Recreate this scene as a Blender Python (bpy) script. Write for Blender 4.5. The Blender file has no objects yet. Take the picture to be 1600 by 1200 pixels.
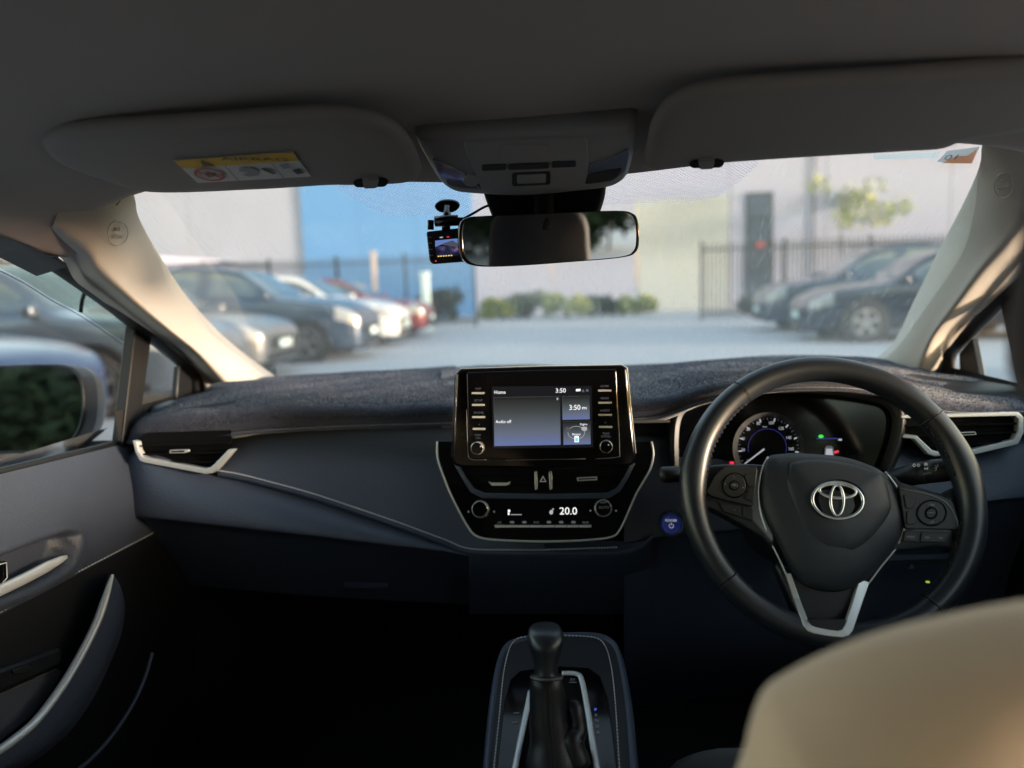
import bpy, bmesh, math, random
from math import sin, cos, tan, pi, radians, atan2, sqrt
from mathutils import Vector, Matrix

random.seed(7)
scene = bpy.context.scene
V = Vector

# ------------------------------------------------------------------ camera
F = 1150.0                                   # focal length in pixels of the 1600 x 1200 photograph
CAM = V((0.05, 0.0, 1.18))
YAW, PITCH, ROLL = radians(6.2), radians(7.68), radians(2.0)
fwd = V((-sin(YAW) * cos(PITCH), cos(YAW) * cos(PITCH), -sin(PITCH)))
right0 = V((cos(YAW), sin(YAW), 0))
up0 = right0.cross(fwd)
right = right0 * cos(ROLL) - up0 * sin(ROLL)
up = up0 * cos(ROLL) + right0 * sin(ROLL)
cam_data = bpy.data.cameras.new('camera')
cam_data.sensor_width = 36.0
cam_data.lens = F / 1600 * 36
cam_data.clip_start = 0.02
cam_data.clip_end = 600
cam_data.dof.use_dof = True
cam_data.dof.focus_distance = 0.98
cam_data.dof.aperture_fstop = cam_data.lens / 11.5   # about an 11 mm pupil
cam = bpy.data.objects.new('camera', cam_data)
scene.collection.objects.link(cam)
m = Matrix((right, up, -fwd)).transposed().to_4x4()
m.translation = CAM
cam.matrix_world = m
scene.camera = cam

# ------------------------------------------------------------------ sky, sun, exposure
SUN_DIR = V((sin(radians(75)), -cos(radians(75)), 0.0)).normalized()      # horizontal direction towards the sun: low, behind the car on the driver side
SUN_EL = radians(3.6)
world = bpy.data.worlds.new('World')
scene.world = world
world.use_nodes = True
wn = world.node_tree
sky = wn.nodes.new('ShaderNodeTexSky')
sky.sky_type = 'NISHITA'
sky.sun_disc = False
sky.sun_elevation = SUN_EL
sky.sun_rotation = atan2(SUN_DIR.x, SUN_DIR.y)
sky.air_density = 1.2
sky.dust_density = 0.5
bg = wn.nodes['Background']
bg.inputs['Strength'].default_value = 0.15
wn.links.new(sky.outputs['Color'], bg.inputs['Color'])
sun_data = bpy.data.lights.new('sun', 'SUN')
sun_data.energy = 1.2
sun_data.angle = radians(10)   # veiled low sun: soft-edged patches
sun_data.color = (1.0, 0.86, 0.68)
sun = bpy.data.objects.new('sun', sun_data)
scene.collection.objects.link(sun)
to_sun = V((SUN_DIR.x * cos(SUN_EL), SUN_DIR.y * cos(SUN_EL), sin(SUN_EL)))
sun.rotation_euler = to_sun.to_track_quat('Z', 'Y').to_euler()
vs = scene.view_settings
vs.view_transform = 'Standard'
vs.look = 'None'
vs.exposure = 3.05
vs.gamma = 1.0
scene.cycles.use_denoising = True
scene.cycles.denoiser = 'OPENIMAGEDENOISE'
scene.cycles.max_bounces = 10
scene.cycles.diffuse_bounces = 5
scene.cycles.glossy_bounces = 4
scene.cycles.transparent_max_bounces = 24
scene.cycles.sample_clamp_indirect = 6.0
scene.cycles.caustics_reflective = False
scene.cycles.caustics_refractive = False

# ------------------------------------------------------------------ pixel -> place helpers
def ray(px, py):
    return fwd + right * ((px - 800) / F) + up * ((600 - py) / F)

def at(px, py, X=None, Y=None, Z=None):
    d = ray(px, py)
    if Y is not None: t = (Y - CAM.y) / d.y
    elif X is not None: t = (X - CAM.x) / d.x
    else: t = (Z - CAM.z) / d.z
    return CAM + d * t

def proj(p):
    q = V(p) - CAM
    z = q.dot(fwd)
    return 800 + F * q.dot(right) / z, 600 - F * q.dot(up) / z

class Pl:
    """A tilted plane in the cabin: origin, normal towards the viewer, u along the plane (sideways), v up the plane."""
    def __init__(s, o, n, u=(1, 0, 0)):
        s.o = V(o); s.n = V(n).normalized()
        s.u = (V(u) - s.n * V(u).dot(s.n)).normalized()
        s.v = s.n.cross(s.u)
    def at(s, px, py, h=0.0):
        d = ray(px, py)
        t = (s.o + s.n * h - CAM).dot(s.n) / d.dot(s.n)
        return CAM + d * t
    def loc(s, a, b, h=0.0):
        return s.o + s.u * a + s.v * b + s.n * h
    def scale(s, px, py):
        return (s.at(px, py) - CAM).dot(fwd) / F
    def uv(s, p):
        q = p - s.o
        return q.dot(s.u), q.dot(s.v)

def cr(pts, n, closed=False):
    """Catmull-Rom through pts, n steps per span."""
    pts = [V(p) for p in pts]
    out = []
    N = len(pts)
    for i in range(N if closed else N - 1):
        if closed:
            p0, p1, p2, p3 = pts[i - 1], pts[i], pts[(i + 1) % N], pts[(i + 2) % N]
        else:
            p1, p2 = pts[i], pts[i + 1]
            p0 = pts[i - 1] if i else p1 * 2 - p2
            p3 = pts[i + 2] if i + 2 < N else p2 * 2 - p1
        for k in range(n):
            t = k / n
            out.append(0.5 * ((2 * p1) + (p2 - p0) * t + (2 * p0 - 5 * p1 + 4 * p2 - p3) * t * t + (3 * p1 - p0 - 3 * p2 + p3) * t ** 3))
    if not closed: out.append(pts[-1].copy())
    return out

def rounded(pts, r, seg=4):
    """Round the corners of a closed 2-D outline."""
    out = []
    N = len(pts)
    for i in range(N):
        p, a, b = V(pts[i]), V(pts[i - 1]), V(pts[(i + 1) % N])
        rr = r[i] if isinstance(r, (list, tuple)) else r
        da, db = a - p, b - p
        k = min(rr, da.length * .45, db.length * .45)
        s, e = p + da.normalized() * k, p + db.normalized() * k
        for j in range(seg + 1):
            t = j / seg
            out.append(s * (1 - t) ** 2 + p * 2 * t * (1 - t) + e * t * t)
    return out

def resample(pts, n, closed=False):
    pts = [V(p) for p in pts]
    if closed: pts = pts + [pts[0]]
    L = [0.0]
    for a, b in zip(pts, pts[1:]): L.append(L[-1] + (b - a).length)
    out = []
    tot = L[-1]
    m_ = n if closed else n - 1
    j = 0
    for i in range(n):
        d = tot * i / m_
        while j < len(L) - 2 and L[j + 1] < d: j += 1
        k = (d - L[j]) / max(1e-9, L[j + 1] - L[j])
        out.append(pts[j].lerp(pts[j + 1], min(1, k)))
    return out

def lerp(a, b, t): return a + (b - a) * t
def smooth01(t):
    t = max(0.0, min(1.0, t)); return t * t * (3 - 2 * t)
def interp(x, xs, ys):
    if x <= xs[0]: return ys[0]
    for i in range(len(xs) - 1):
        if x <= xs[i + 1]:
            return lerp(ys[i], ys[i + 1], (x - xs[i]) / (xs[i + 1] - xs[i]))
    return ys[-1]

# ------------------------------------------------------------------ materials
MATS = {}
GLOW = 0.145                                  # displays and tell-tales against daylight
def mat(name, col, rough=0.5, metal=0.0, bump=None, coat=0.0, sheen=0.0, spec=0.5, emit=None, estr=1.0, mottle=None, coords='Object', trans=0.0):
    mt = bpy.data.materials.new(name); mt.use_nodes = True
    nt = mt.node_tree; b = nt.nodes['Principled BSDF']
    b.inputs['Base Color'].default_value = (*col, 1)
    b.inputs['Roughness'].default_value = rough
    b.inputs['Metallic'].default_value = metal
    b.inputs['Specular IOR Level'].default_value = spec
    b.inputs['Coat Weight'].default_value = coat
    b.inputs['Coat Roughness'].default_value = 0.06
    b.inputs['Sheen Weight'].default_value = sheen
    b.inputs['Sheen Roughness'].default_value = 0.5
    if emit:
        b.inputs['Emission Color'].default_value = (*emit, 1)
        b.inputs['Emission Strength'].default_value = estr * GLOW
    tc = nt.nodes.new('ShaderNodeTexCoord')
    if bump:
        sc_, st, kind = (*bump, 'noise')[:3]
        if kind == 'noise':
            t = nt.nodes.new('ShaderNodeTexNoise'); t.inputs['Scale'].default_value = sc_; t.inputs['Detail'].default_value = 3; o = t.outputs['Fac']
        else:
            t = nt.nodes.new('ShaderNodeTexVoronoi'); t.inputs['Scale'].default_value = sc_; o = t.outputs['Distance']
        nt.links.new(tc.outputs[coords], t.inputs['Vector'])
        bp = nt.nodes.new('ShaderNodeBump'); bp.inputs['Strength'].default_value = st; bp.inputs['Distance'].default_value = 0.6 / sc_
        nt.links.new(o, bp.inputs['Height']); nt.links.new(bp.outputs['Normal'], b.inputs['Normal'])
    if mottle:                                   # (scale, other colour, contrast)
        t = nt.nodes.new('ShaderNodeTexNoise'); t.inputs['Scale'].default_value = mottle[0]; t.inputs['Detail'].default_value = 6
        nt.links.new(tc.outputs[coords], t.inputs['Vector'])
        r = nt.nodes.new('ShaderNodeValToRGB')
        w = mottle[2] if len(mottle) > 2 else .25
        r.color_ramp.elements[0].position = .5 - w; r.color_ramp.elements[1].position = .5 + w
        r.color_ramp.elements[0].color = (*col, 1); r.color_ramp.elements[1].color = (*mottle[1], 1)
        nt.links.new(t.outputs['Fac'], r.inputs['Fac']); nt.links.new(r.outputs['Color'], b.inputs['Base Color'])
    MATS[name] = mt
    return mt

def glass(name, tint=(1, 1, 1), refl=1.0, dirt=0.0, rough=0.0):
    """Thin pane: what lies behind shows through, with a fresnel reflection and, if asked, a film of dust and wiper scratches."""
    mt = bpy.data.materials.new(name); mt.use_nodes = True
    nt = mt.node_tree; nt.nodes.remove(nt.nodes['Principled BSDF'])
    out = nt.nodes['Material Output']
    tr = nt.nodes.new('ShaderNodeBsdfTransparent'); tr.inputs['Color'].default_value = (*tint, 1)
    gl = nt.nodes.new('ShaderNodeBsdfGlossy'); gl.inputs['Roughness'].default_value = rough
    lw = nt.nodes.new('ShaderNodeLayerWeight'); lw.inputs['Blend'].default_value = .5      # the same from both sides of the pane
    pw = nt.nodes.new('ShaderNodeMath'); pw.operation = 'POWER'; pw.inputs[1].default_value = 5.0
    nt.links.new(lw.outputs['Facing'], pw.inputs[0])
    ml = nt.nodes.new('ShaderNodeMath'); ml.operation = 'MULTIPLY_ADD'; ml.inputs[1].default_value = .75 * refl; ml.inputs[2].default_value = .05 * refl
    nt.links.new(pw.outputs[0], ml.inputs[0])
    mx = nt.nodes.new('ShaderNodeMixShader')
    nt.links.new(ml.outputs[0], mx.inputs[0]); nt.links.new(tr.outputs[0], mx.inputs[1]); nt.links.new(gl.outputs[0], mx.inputs[2])
    last = mx
    if dirt:
        tc = nt.nodes.new('ShaderNodeTexCoord')
        mp = nt.nodes.new('ShaderNodeMapping'); mp.inputs['Scale'].default_value = (3, 3, 3)
        n1 = nt.nodes.new('ShaderNodeTexNoise'); n1.inputs['Scale'].default_value = 2.0; n1.inputs['Detail'].default_value = 8
        nt.links.new(tc.outputs['Object'], mp.inputs[0]); nt.links.new(mp.outputs[0], n1.inputs['Vector'])
        wv = nt.nodes.new('ShaderNodeTexNoise'); wv.inputs['Scale'].default_value = 60; wv.inputs['Detail'].default_value = 6; wv.inputs['Distortion'].default_value = 2
        m2 = nt.nodes.new('ShaderNodeMapping'); m2.inputs['Scale'].default_value = (2.2, .25, .25); m2.inputs['Rotation'].default_value = (0, 0, .5)
        nt.links.new(tc.outputs['Object'], m2.inputs[0]); nt.links.new(m2.outputs[0], wv.inputs['Vector'])
        r1 = nt.nodes.new('ShaderNodeMapRange'); r1.inputs[1].default_value = .45; r1.inputs[2].default_value = .75; r1.inputs[3].default_value = dirt * .6; r1.inputs[4].default_value = dirt * 1.3
        r2 = nt.nodes.new('ShaderNodeMapRange'); r2.inputs[1].default_value = .56; r2.inputs[2].default_value = .72; r2.inputs[4].default_value = dirt * 1.2
        nt.links.new(n1.outputs['Fac'], r1.inputs[0]); nt.links.new(wv.outputs['Fac'], r2.inputs[0])
        sp = nt.nodes.new('ShaderNodeSeparateXYZ'); nt.links.new(tc.outputs['Object'], sp.inputs[0])
        r3 = nt.nodes.new('ShaderNodeMapRange'); r3.inputs[1].default_value = -.1; r3.inputs[2].default_value = .6; r3.inputs[3].default_value = .7; r3.inputs[4].default_value = 1.0
        nt.links.new(sp.outputs['X'], r3.inputs[0])
        ad = nt.nodes.new('ShaderNodeMath'); nt.links.new(r1.outputs[0], ad.inputs[0]); nt.links.new(r2.outputs[0], ad.inputs[1])
        mu = nt.nodes.new('ShaderNodeMath'); mu.operation = 'MULTIPLY'; nt.links.new(ad.outputs[0], mu.inputs[0]); nt.links.new(r3.outputs[0], mu.inputs[1])
        tl = nt.nodes.new('ShaderNodeBsdfTranslucent'); tl.inputs['Color'].default_value = (.9, .9, .9, 1)
        m3 = nt.nodes.new('ShaderNodeMixShader')
        nt.links.new(mu.outputs[0], m3.inputs[0]); nt.links.new(mx.outputs[0], m3.inputs[1]); nt.links.new(tl.outputs[0], m3.inputs[2])
        last = m3
    nt.links.new(last.outputs[0], out.inputs['Surface'])
    MATS[name] = mt
    return mt

mat('headliner', (.375, .32, .295), .95, bump=(900, .25), sheen=.2)
mat('headliner_trim', (.42, .39, .35), .95, bump=(350, .5), sheen=.2)
mat('visor_vinyl', (.29, .258, .242), .75, bump=(700, .2))
mat('pillar_plastic', (.48, .44, .395), .9, bump=(420, .25), spec=.12)
mat('console_plastic', (.28, .272, .275), .5, bump=(900, .08))
mat('lamp_lens', (.16, .17, .21), .12, spec=.7, coat=.5)
mat('dash_soft', (.060, .076, .118), .42, bump=(380, .4), spec=.5)
mat('dash_hard', (.008, .009, .012), .5, bump=(600, .1))
mat('door_soft', (.042, .050, .072), .5, bump=(360, .45))
mat('leather', (.012, .013, .015), .38, bump=(650, .16, 'voronoi'), spec=.5)
mat('leather_smooth', (.014, .018, .025), .36, bump=(700, .06), spec=.7)
mat('switch_plastic', (.012, .013, .015), .5)
mat('gloss_black', (.003, .003, .004), .09, spec=.45)
mat('matt_black', (.002, .002, .0025), .8, spec=.15)
mat('satin_silver', (.72, .735, .74), .34, metal=.35)
mat('chrome', (.82, .83, .84), .16, metal=.8)
mat('dull_metal', (.13, .13, .135), .5, metal=.5)
mat('pad_skin', (.026, .032, .042), .5, bump=(800, .2, 'voronoi'))
mat('thread', (.75, .77, .80), .8)
mat('dark_thread', (.03, .03, .032), .8)
mat('mat_pile', (.016, .024, .055), .95, bump=(420, .9), sheen=.5, mottle=(260, (.024, .033, .066), .2))
mat('seal_rubber', (.004, .004, .005), .55)
mat('seat_fabric', (.028, .030, .040), .9, bump=(700, .5, 'voronoi'), sheen=.3)
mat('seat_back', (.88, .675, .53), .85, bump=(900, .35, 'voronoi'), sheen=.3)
mat('carpet', (.006, .006, .007), .95, bump=(300, .4))
mat('mirror_glass', (.82, .84, .86), .01, metal=1.0)
mat('own_paint', (.30, .32, .34), .3, metal=.55, coat=.8, mottle=(7, (.36, .38, .40), .3))
mat('white_print', (.75, .75, .75), .6)
mat('grey_print', (.32, .33, .35), .6)
mat('label_white', (.70, .68, .66), .6)
mat('label_yellow', (.75, .45, .02), .6)
mat('label_red', (.45, .05, .06), .6)
mat('label_black', (.04, .04, .04), .6)
mat('lit_white', (.02, .02, .02), .5, emit=(1, 1, 1), estr=1.0)
mat('lit_dim', (.02, .02, .02), .5, emit=(.75, .78, .85), estr=.45)
mat('lit_grey', (.02, .02, .02), .5, emit=(.6, .65, .75), estr=.10)
mat('lit_blue', (.01, .01, .03), .5, emit=(.10, .16, 1), estr=1.0)
mat('lit_navy', (.01, .01, .03), .5, emit=(.05, .05, .45), estr=.35)
mat('lit_red', (.03, .01, .01), .5, emit=(1, .04, .08), estr=.75)
mat('lit_green', (.01, .03, .01), .5, emit=(.05, 1, .08), estr=.7)
mat('lit_cyan', (.01, .03, .01), .5, emit=(.3, .9, 1), estr=.7)
mat('lit_yellow', (.03, .03, .01), .5, emit=(1, .75, .1), estr=.8)
mat('start_blue', (.005, .009, .032), .25, coat=.6, emit=(.03, .07, .5), estr=.10)
glass('screen_glass', (.97, .97, 1), .9, dirt=.13)
glass('rear_glass', (.50, .53, .52), .8)
glass('privacy_glass', (.30, .32, .32), .8)
glass('side_glass', (.93, .92, .92), .8)
glass('smoke_acrylic', (.62, .66, .60), .8)

# ------------------------------------------------------------------ object helpers
def link(o): scene.collection.objects.link(o); return o
def setmat(o, m_):
    o.data.materials.append(MATS[m_] if isinstance(m_, str) else m_)

def adopt(o, parent):
    if parent is not None:
        o.parent = parent
        r = parent
        while r.parent: r = r.parent
        if parent is r and r.type == 'EMPTY':
            o.matrix_parent_inverse = Matrix.Translation(-r.location)

def mesh_obj(name, verts, faces, m_, parent=None, smooth=None, bevel=0, bseg=2, subsurf=0, solid=0):
    me = bpy.data.meshes.new(name)
    me.from_pydata([tuple(v) for v in verts], [], faces)
    bm = bmesh.new(); bm.from_mesh(me)
    bmesh.ops.recalc_face_normals(bm, faces=bm.faces)
    bm.to_mesh(me); bm.free()
    o = bpy.data.objects.new(name, me); link(o); setmat(o, m_)
    if smooth is not None:
        for p in me.polygons: p.use_smooth = True
        if smooth < 180: me.set_sharp_from_angle(angle=radians(smooth))
    if solid:
        md = o.modifiers.new('thick', 'SOLIDIFY'); md.thickness = abs(solid); md.offset = 1 if solid > 0 else -1
    if bevel:
        md = o.modifiers.new('bevel', 'BEVEL'); md.width = bevel; md.segments = bseg; md.limit_method = 'ANGLE'; md.angle_limit = radians(35)
    if subsurf:
        md = o.modifiers.new('sub', 'SUBSURF'); md.levels = subsurf; md.render_levels = subsurf
    adopt(o, parent)
    return o

def empty(name, loc, label=None, cat=None, group=None, kind=None):
    o = bpy.data.objects.new(name, None); link(o); o.location = V(loc); o.empty_display_size = .05
    return tag(o, label, cat, group, kind)

def tag(o, label=None, cat=None, group=None, kind=None):
    if label: o['label'] = label
    if cat: o['category'] = cat
    if group: o['group'] = group
    if kind: o['kind'] = kind
    return o

def plate(name, pts, n, depth, m_, parent=None, bevel=0, smooth=30, bseg=2):
    """A slab: outline pts (front face), pushed back along -n by depth."""
    n = V(n).normalized(); N = len(pts)
    vs_ = [V(p) for p in pts] + [V(p) - n * depth for p in pts]
    fs = [tuple(range(N)), tuple(range(2 * N - 1, N - 1, -1))]
    fs += [(i, i + N, (i + 1) % N + N, (i + 1) % N) for i in range(N)]
    return mesh_obj(name, vs_, fs, m_, parent, smooth, bevel, bseg)

def ring(name, outer, inner, n, depth, m_, parent=None, bevel=0, smooth=30, closed=True):
    """A frame between two outlines of the same length."""
    n = V(n).normalized(); N = len(outer)
    vs_ = [V(p) for p in outer] + [V(p) for p in inner] + [V(p) - n * depth for p in outer] + [V(p) - n * depth for p in inner]
    fs = []
    M = N if closed else N - 1
    for i in range(M):
        j = (i + 1) % N
        fs += [(i, j, j + N, i + N), (i + 2 * N, i + 3 * N, j + 3 * N, j + 2 * N), (i, i + 2 * N, j + 2 * N, j), (i + N, j + N, j + 3 * N, i + 3 * N)]
    if not closed:
        fs += [(0, N, 3 * N, 2 * N), (N - 1, 3 * N - 1, 4 * N - 1, 2 * N - 1)]
    return mesh_obj(name, vs_, fs, m_, parent, smooth, bevel)

def grid(name, rows, m_, parent=None, closed_u=False, closed_v=False, smooth=180, solid=0, subsurf=0, caps=False):
    R, C = len(rows), len(rows[0])
    vs_ = [p for r in rows for p in r]
    fs = []
    for i in range(R if closed_v else R - 1):
        for j in range(C if closed_u else C - 1):
            a, b = i * C + j, i * C + (j + 1) % C
            c, d = ((i + 1) % R) * C + (j + 1) % C, ((i + 1) % R) * C + j
            fs.append((a, b, c, d))
    if caps:
        fs.append(tuple(range(C))); fs.append(tuple(range((R - 1) * C, R * C)))
    return mesh_obj(name, vs_, fs, m_, parent, smooth, solid=solid, subsurf=subsurf)

def fine(rows, nu, nv):
    """Refine a control grid with Catmull-Rom in both directions."""
    a = [cr(r, nu) for r in rows]
    cols = [cr(list(c), nv) for c in zip(*a)]
    return [list(r) for r in zip(*cols)]

def tube(name, pts, r, m_, parent=None, closed=False, seg=8, flat=None, smooth=180, upv=None):
    """Sweep a round (or flattened: flat = (a, b) along side/up) section along pts."""
    pts = [V(p) for p in pts]; N = len(pts)
    rows = []; prev = None
    for i, p in enumerate(pts):
        if closed: t = pts[(i + 1) % N] - pts[i - 1]
        else: t = pts[min(i + 1, N - 1)] - pts[max(i - 1, 0)]
        t.normalize()
        ref = V(upv) if upv is not None else (prev if prev is not None else (V((0, 0, 1)) if abs(t.z) < .9 else V((1, 0, 0))))
        b = (ref - t * ref.dot(t)).normalized(); prev = b
        s = t.cross(b)
        rr = r[i] if isinstance(r, (list, tuple)) else r
        fa, fb = flat if flat else (1, 1)
        rows.append([p + s * (cos(2 * pi * k / seg) * rr * fa) + b * (sin(2 * pi * k / seg) * rr * fb) for k in range(seg)])
    return grid(name, rows, m_, parent, closed_u=True, closed_v=closed, smooth=smooth, caps=not closed)

def cyl(name, c, n, r, depth, m_, parent=None, seg=32, bevel=0, r2=None, smooth=40):
    """Disc of radius r facing n at c, running back by depth (r2 = radius at the back)."""
    n = V(n).normalized(); u = n.orthogonal().normalized(); w = n.cross(u)
    f_ = [V(c) + (u * cos(2 * pi * k / seg) + w * sin(2 * pi * k / seg)) * r for k in range(seg)]
    r2 = r if r2 is None else r2
    b_ = [V(c) - n * depth + (u * cos(2 * pi * k / seg) + w * sin(2 * pi * k / seg)) * r2 for k in range(seg)]
    fs = [tuple(range(seg)), tuple(range(2 * seg - 1, seg - 1, -1))] + [(i, i + seg, (i + 1) % seg + seg, (i + 1) % seg) for i in range(seg)]
    return mesh_obj(name, f_ + b_, fs, m_, parent, smooth, bevel)

def lathe(name, c, axis, prof, m_, parent=None, seg=24, smooth=40, ref=None):
    """prof: (radius, height along axis)."""
    ax = V(axis).normalized(); u = (V(ref) - ax * V(ref).dot(ax)).normalized() if ref else ax.orthogonal().normalized(); w = ax.cross(u)
    rows = [[V(c) + ax * h + (u * cos(2 * pi * k / seg) + w * sin(2 * pi * k / seg)) * r for k in range(seg)] for r, h in prof]
    return grid(name, rows, m_, parent, closed_u=True, smooth=smooth, caps=True)

def box(name, lo, hi, m_, parent=None, bevel=0, smooth=30):
    x0, y0, z0 = lo; x1, y1, z1 = hi
    vs_ = [(x0, y0, z0), (x1, y0, z0), (x1, y1, z0), (x0, y1, z0), (x0, y0, z1), (x1, y0, z1), (x1, y1, z1), (x0, y1, z1)]
    return mesh_obj(name, vs_, [(0, 3, 2, 1), (4, 5, 6, 7), (0, 1, 5, 4), (1, 2, 6, 5), (2, 3, 7, 6), (3, 0, 4, 7)], m_, parent, smooth if bevel else None, bevel)

def text(name, s, pl, px, py, hpx, m_, parent=None, h=.0012, mirror=False, sx=1.0, upv=None, depth=0.0, align='CENTER'):
    """Lettering of cap height hpx (photo pixels) lying on a plane."""
    cu = bpy.data.curves.new(name, 'FONT'); cu.body = s; cu.align_x = align; cu.align_y = 'CENTER'
    cu.size = 1.0; cu.extrude = 0; cu.resolution_u = 3
    tmp = bpy.data.objects.new(name, cu)
    me = bpy.data.meshes.new_from_object(tmp)
    bpy.data.objects.remove(tmp); bpy.data.curves.remove(cu)
    o_ = pl.at(px, py, h); k = hpx * pl.scale(px, py) / .69
    u, v = pl.u, pl.v
    if upv is not None:
        v = (V(upv) - pl.n * V(upv).dot(pl.n)).normalized(); u = v.cross(pl.n)
    for vt in me.vertices:
        c = vt.co
        vt.co = o_ + u * (c.x * k * sx * (-1 if mirror else 1)) + v * (c.y * k)
    me.name = name
    o = bpy.data.objects.new(name, me); link(o); me.materials.clear(); setmat(o, m_)
    adopt(o, parent)
    return o

def pxs(pl, pts, h=0.0): return [pl.at(p[0], p[1], h) for p in pts]
def pxplate(name, pl, pts, depth, m_, parent=None, h=0.0, bevel=0, r=0, seg=4, smooth=30):
    if r: pts = rounded(pts, r, seg)
    return plate(name, pxs(pl, pts, h), pl.n, depth, m_, parent, bevel, smooth)
def rect(x0, y0, x1, y1, tilt=0.0):
    cx, cy = (x0 + x1) / 2, (y0 + y1) / 2
    return [(x, y - tilt * (x - cx)) for x, y in ((x0, y0), (x1, y0), (x1, y1), (x0, y1))]
def circ(cx, cy, rx, ry=None, n=32, a0=0, a1=2 * pi):
    ry = rx if ry is None else ry
    return [V((cx + rx * cos(a0 + (a1 - a0) * k / n), cy - ry * sin(a0 + (a1 - a0) * k / n))) for k in range(n)]
# ================================================================== THE CAR'S SHELL
def mirx(p): return V((-p[0], p[1], p[2]))

# ---- roof lining: one padded sheet from the windscreen header back over the rear seats
SEAM_L = [at(196, 303, X=-.572), at(160, 350, X=-.62), at(119, 397, X=-.672)]
front = [V((0, 1.0, 1.314)), V((-.2, .995, 1.322)), V((-.4, .975, 1.334)), V((-.53, .957, 1.336))] + SEAM_L + [SEAM_L[-1] + V((-.045, .01, -.002))]
def roof_row(Y, zc, ze):
    xs = [0, -.2, -.4, -.52, -.60, -.66, -.70]
    dr = [0, .002, .008, .022, .045, .076]
    r = [V((x, Y, zc - d)) for x, d in zip(xs, dr)]
    r.append(V((xs[-1], Y, ze))); r.append(V((-.745, Y + .01, ze + .004)))
    return r
rows_l = [front]
for Y, zc, ze in ((.94, 1.343, 1.252), (.86, 1.362, 1.270), (.72, 1.380, 1.286), (.45, 1.402, 1.294), (.1, 1.415, 1.298), (-.4, 1.42, 1.296), (-.9, 1.40, 1.28), (-1.4, 1.345, 1.24)):
    rows_l.append(roof_row(Y, zc, ze))
rows = [[p for p in r[::-1]] + [mirx(p) for p in r[1:]] for r in rows_l]
SEAM_R = [at(1549, 217, X=.552), at(1592, 275, X=.60), at(1645, 330, X=.665)]
rows[0] = front[::-1] + [V((.2, .995, 1.324)), V((.38, .975, 1.336)), V((.49, .957, 1.342))] + SEAM_R + [SEAM_R[-1] + V((.045, .01, -.002))]
roof = grid('roof_lining', fine(rows, 5, 6), 'headliner')
tag(roof, 'grey fabric roof lining above both sun visors', 'roof lining')

# ---- windscreen pillars
def pillar(I, Fc, O, side, seam, label, badge):
    n = len(I)
    yI = [.985, 1.05, 1.17, 1.35, 1.49, 1.59, 1.67]
    xF = [.648, .650, .653, .658, .666, .675, .685]
    xO = [.70, .703, .708, .715, .724, .735, .74]
    rows = []
    for k in range(n):
        pI = at(*I[k], Y=yI[k]); pF = at(*Fc[k], X=side * xF[k]); pO = at(*O[k], X=side * xO[k])
        a = pI.lerp(pF, .38) + V((-side * .012, -.022, .004))
        b = pI.lerp(pF, .78) + V((-side * .010, -.020, .002))
        lip = pI + V((side * .004, .012, .002))
        rows.append([lip, pI, a, b, pF + V((-side * .004, -.006, 0)), pF.lerp(pO, .55) + V((side * .012, .012, 0)), pO, pO + V((side * .03, .02, 0))])
    rows.insert(0, [p + V((side * .004, -.05, .030)) for p in rows[0]])
    root = empty('windscreen_pillar', rows[-1][1], label, 'pillar', kind='thing')
    body = grid('pillar_cover', fine(rows, 4, 5), 'pillar_plastic', root)
    # embossed round badge SRS AIRBAG
    cpx, cpy, rx, ry = badge
    c = None
    # find the surface depth at the badge by a quick search over the refined grid
    best = 1e9
    for r in fine(rows, 4, 5):
        for p in r:
            q = proj(p)
            d = (q[0] - cpx) ** 2 + (q[1] - cpy) ** 2
            if d < best: best, c = d, p
    fr = fine(rows, 8, 8)
    pts = []
    for r in fr:
        for p in r:
            q = proj(p)
            if (q[0] - cpx) ** 2 + (q[1] - cpy) ** 2 < (ry * 1.2) ** 2: pts.append(p)
    # plane fit: two in-surface directions
    cen = sum(pts, V((0, 0, 0))) / len(pts)
    far = max(pts, key=lambda p: (p - cen).length)
    e1 = (far - cen).normalized()
    oth = max(pts, key=lambda p: ((p - cen) - e1 * (p - cen).dot(e1)).length)
    e2 = ((oth - cen) - e1 * (oth - cen).dot(e1)).normalized()
    nn = e1.cross(e2)
    if nn.dot(CAM - cen) < 0: nn = -nn
    pl = Pl(cen, nn)
    ov = [pl.at(p[0], p[1], .0035) for p in circ(cpx, cpy, rx, ry, 36)]
    tube('airbag_badge', ov, .0007, 'pillar_plastic', root, closed=True, seg=6)
    t1 = text('badge_lettering', 'SRS', pl, cpx, cpy - ry * .32, ry * .36, 'pillar_plastic', root, h=.0035, upv=(-side * .12, 0, 1))
    t2 = text('badge_lettering', 'AIRBAG', pl, cpx, cpy + ry * .28, ry * .36, 'pillar_plastic', root, h=.0035, upv=(-side * .12, 0, 1), sx=.85)
    for t in (t1, t2):
        md = t.modifiers.new('raise', 'SOLIDIFY'); md.thickness = .0012; md.offset = 0
    tube('roof_seam', [p + V((-side * .002, -.003, 0)) for p in cr(seam, 6)], .0007, 'console_plastic', root, seg=6)
    return root, rows

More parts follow.
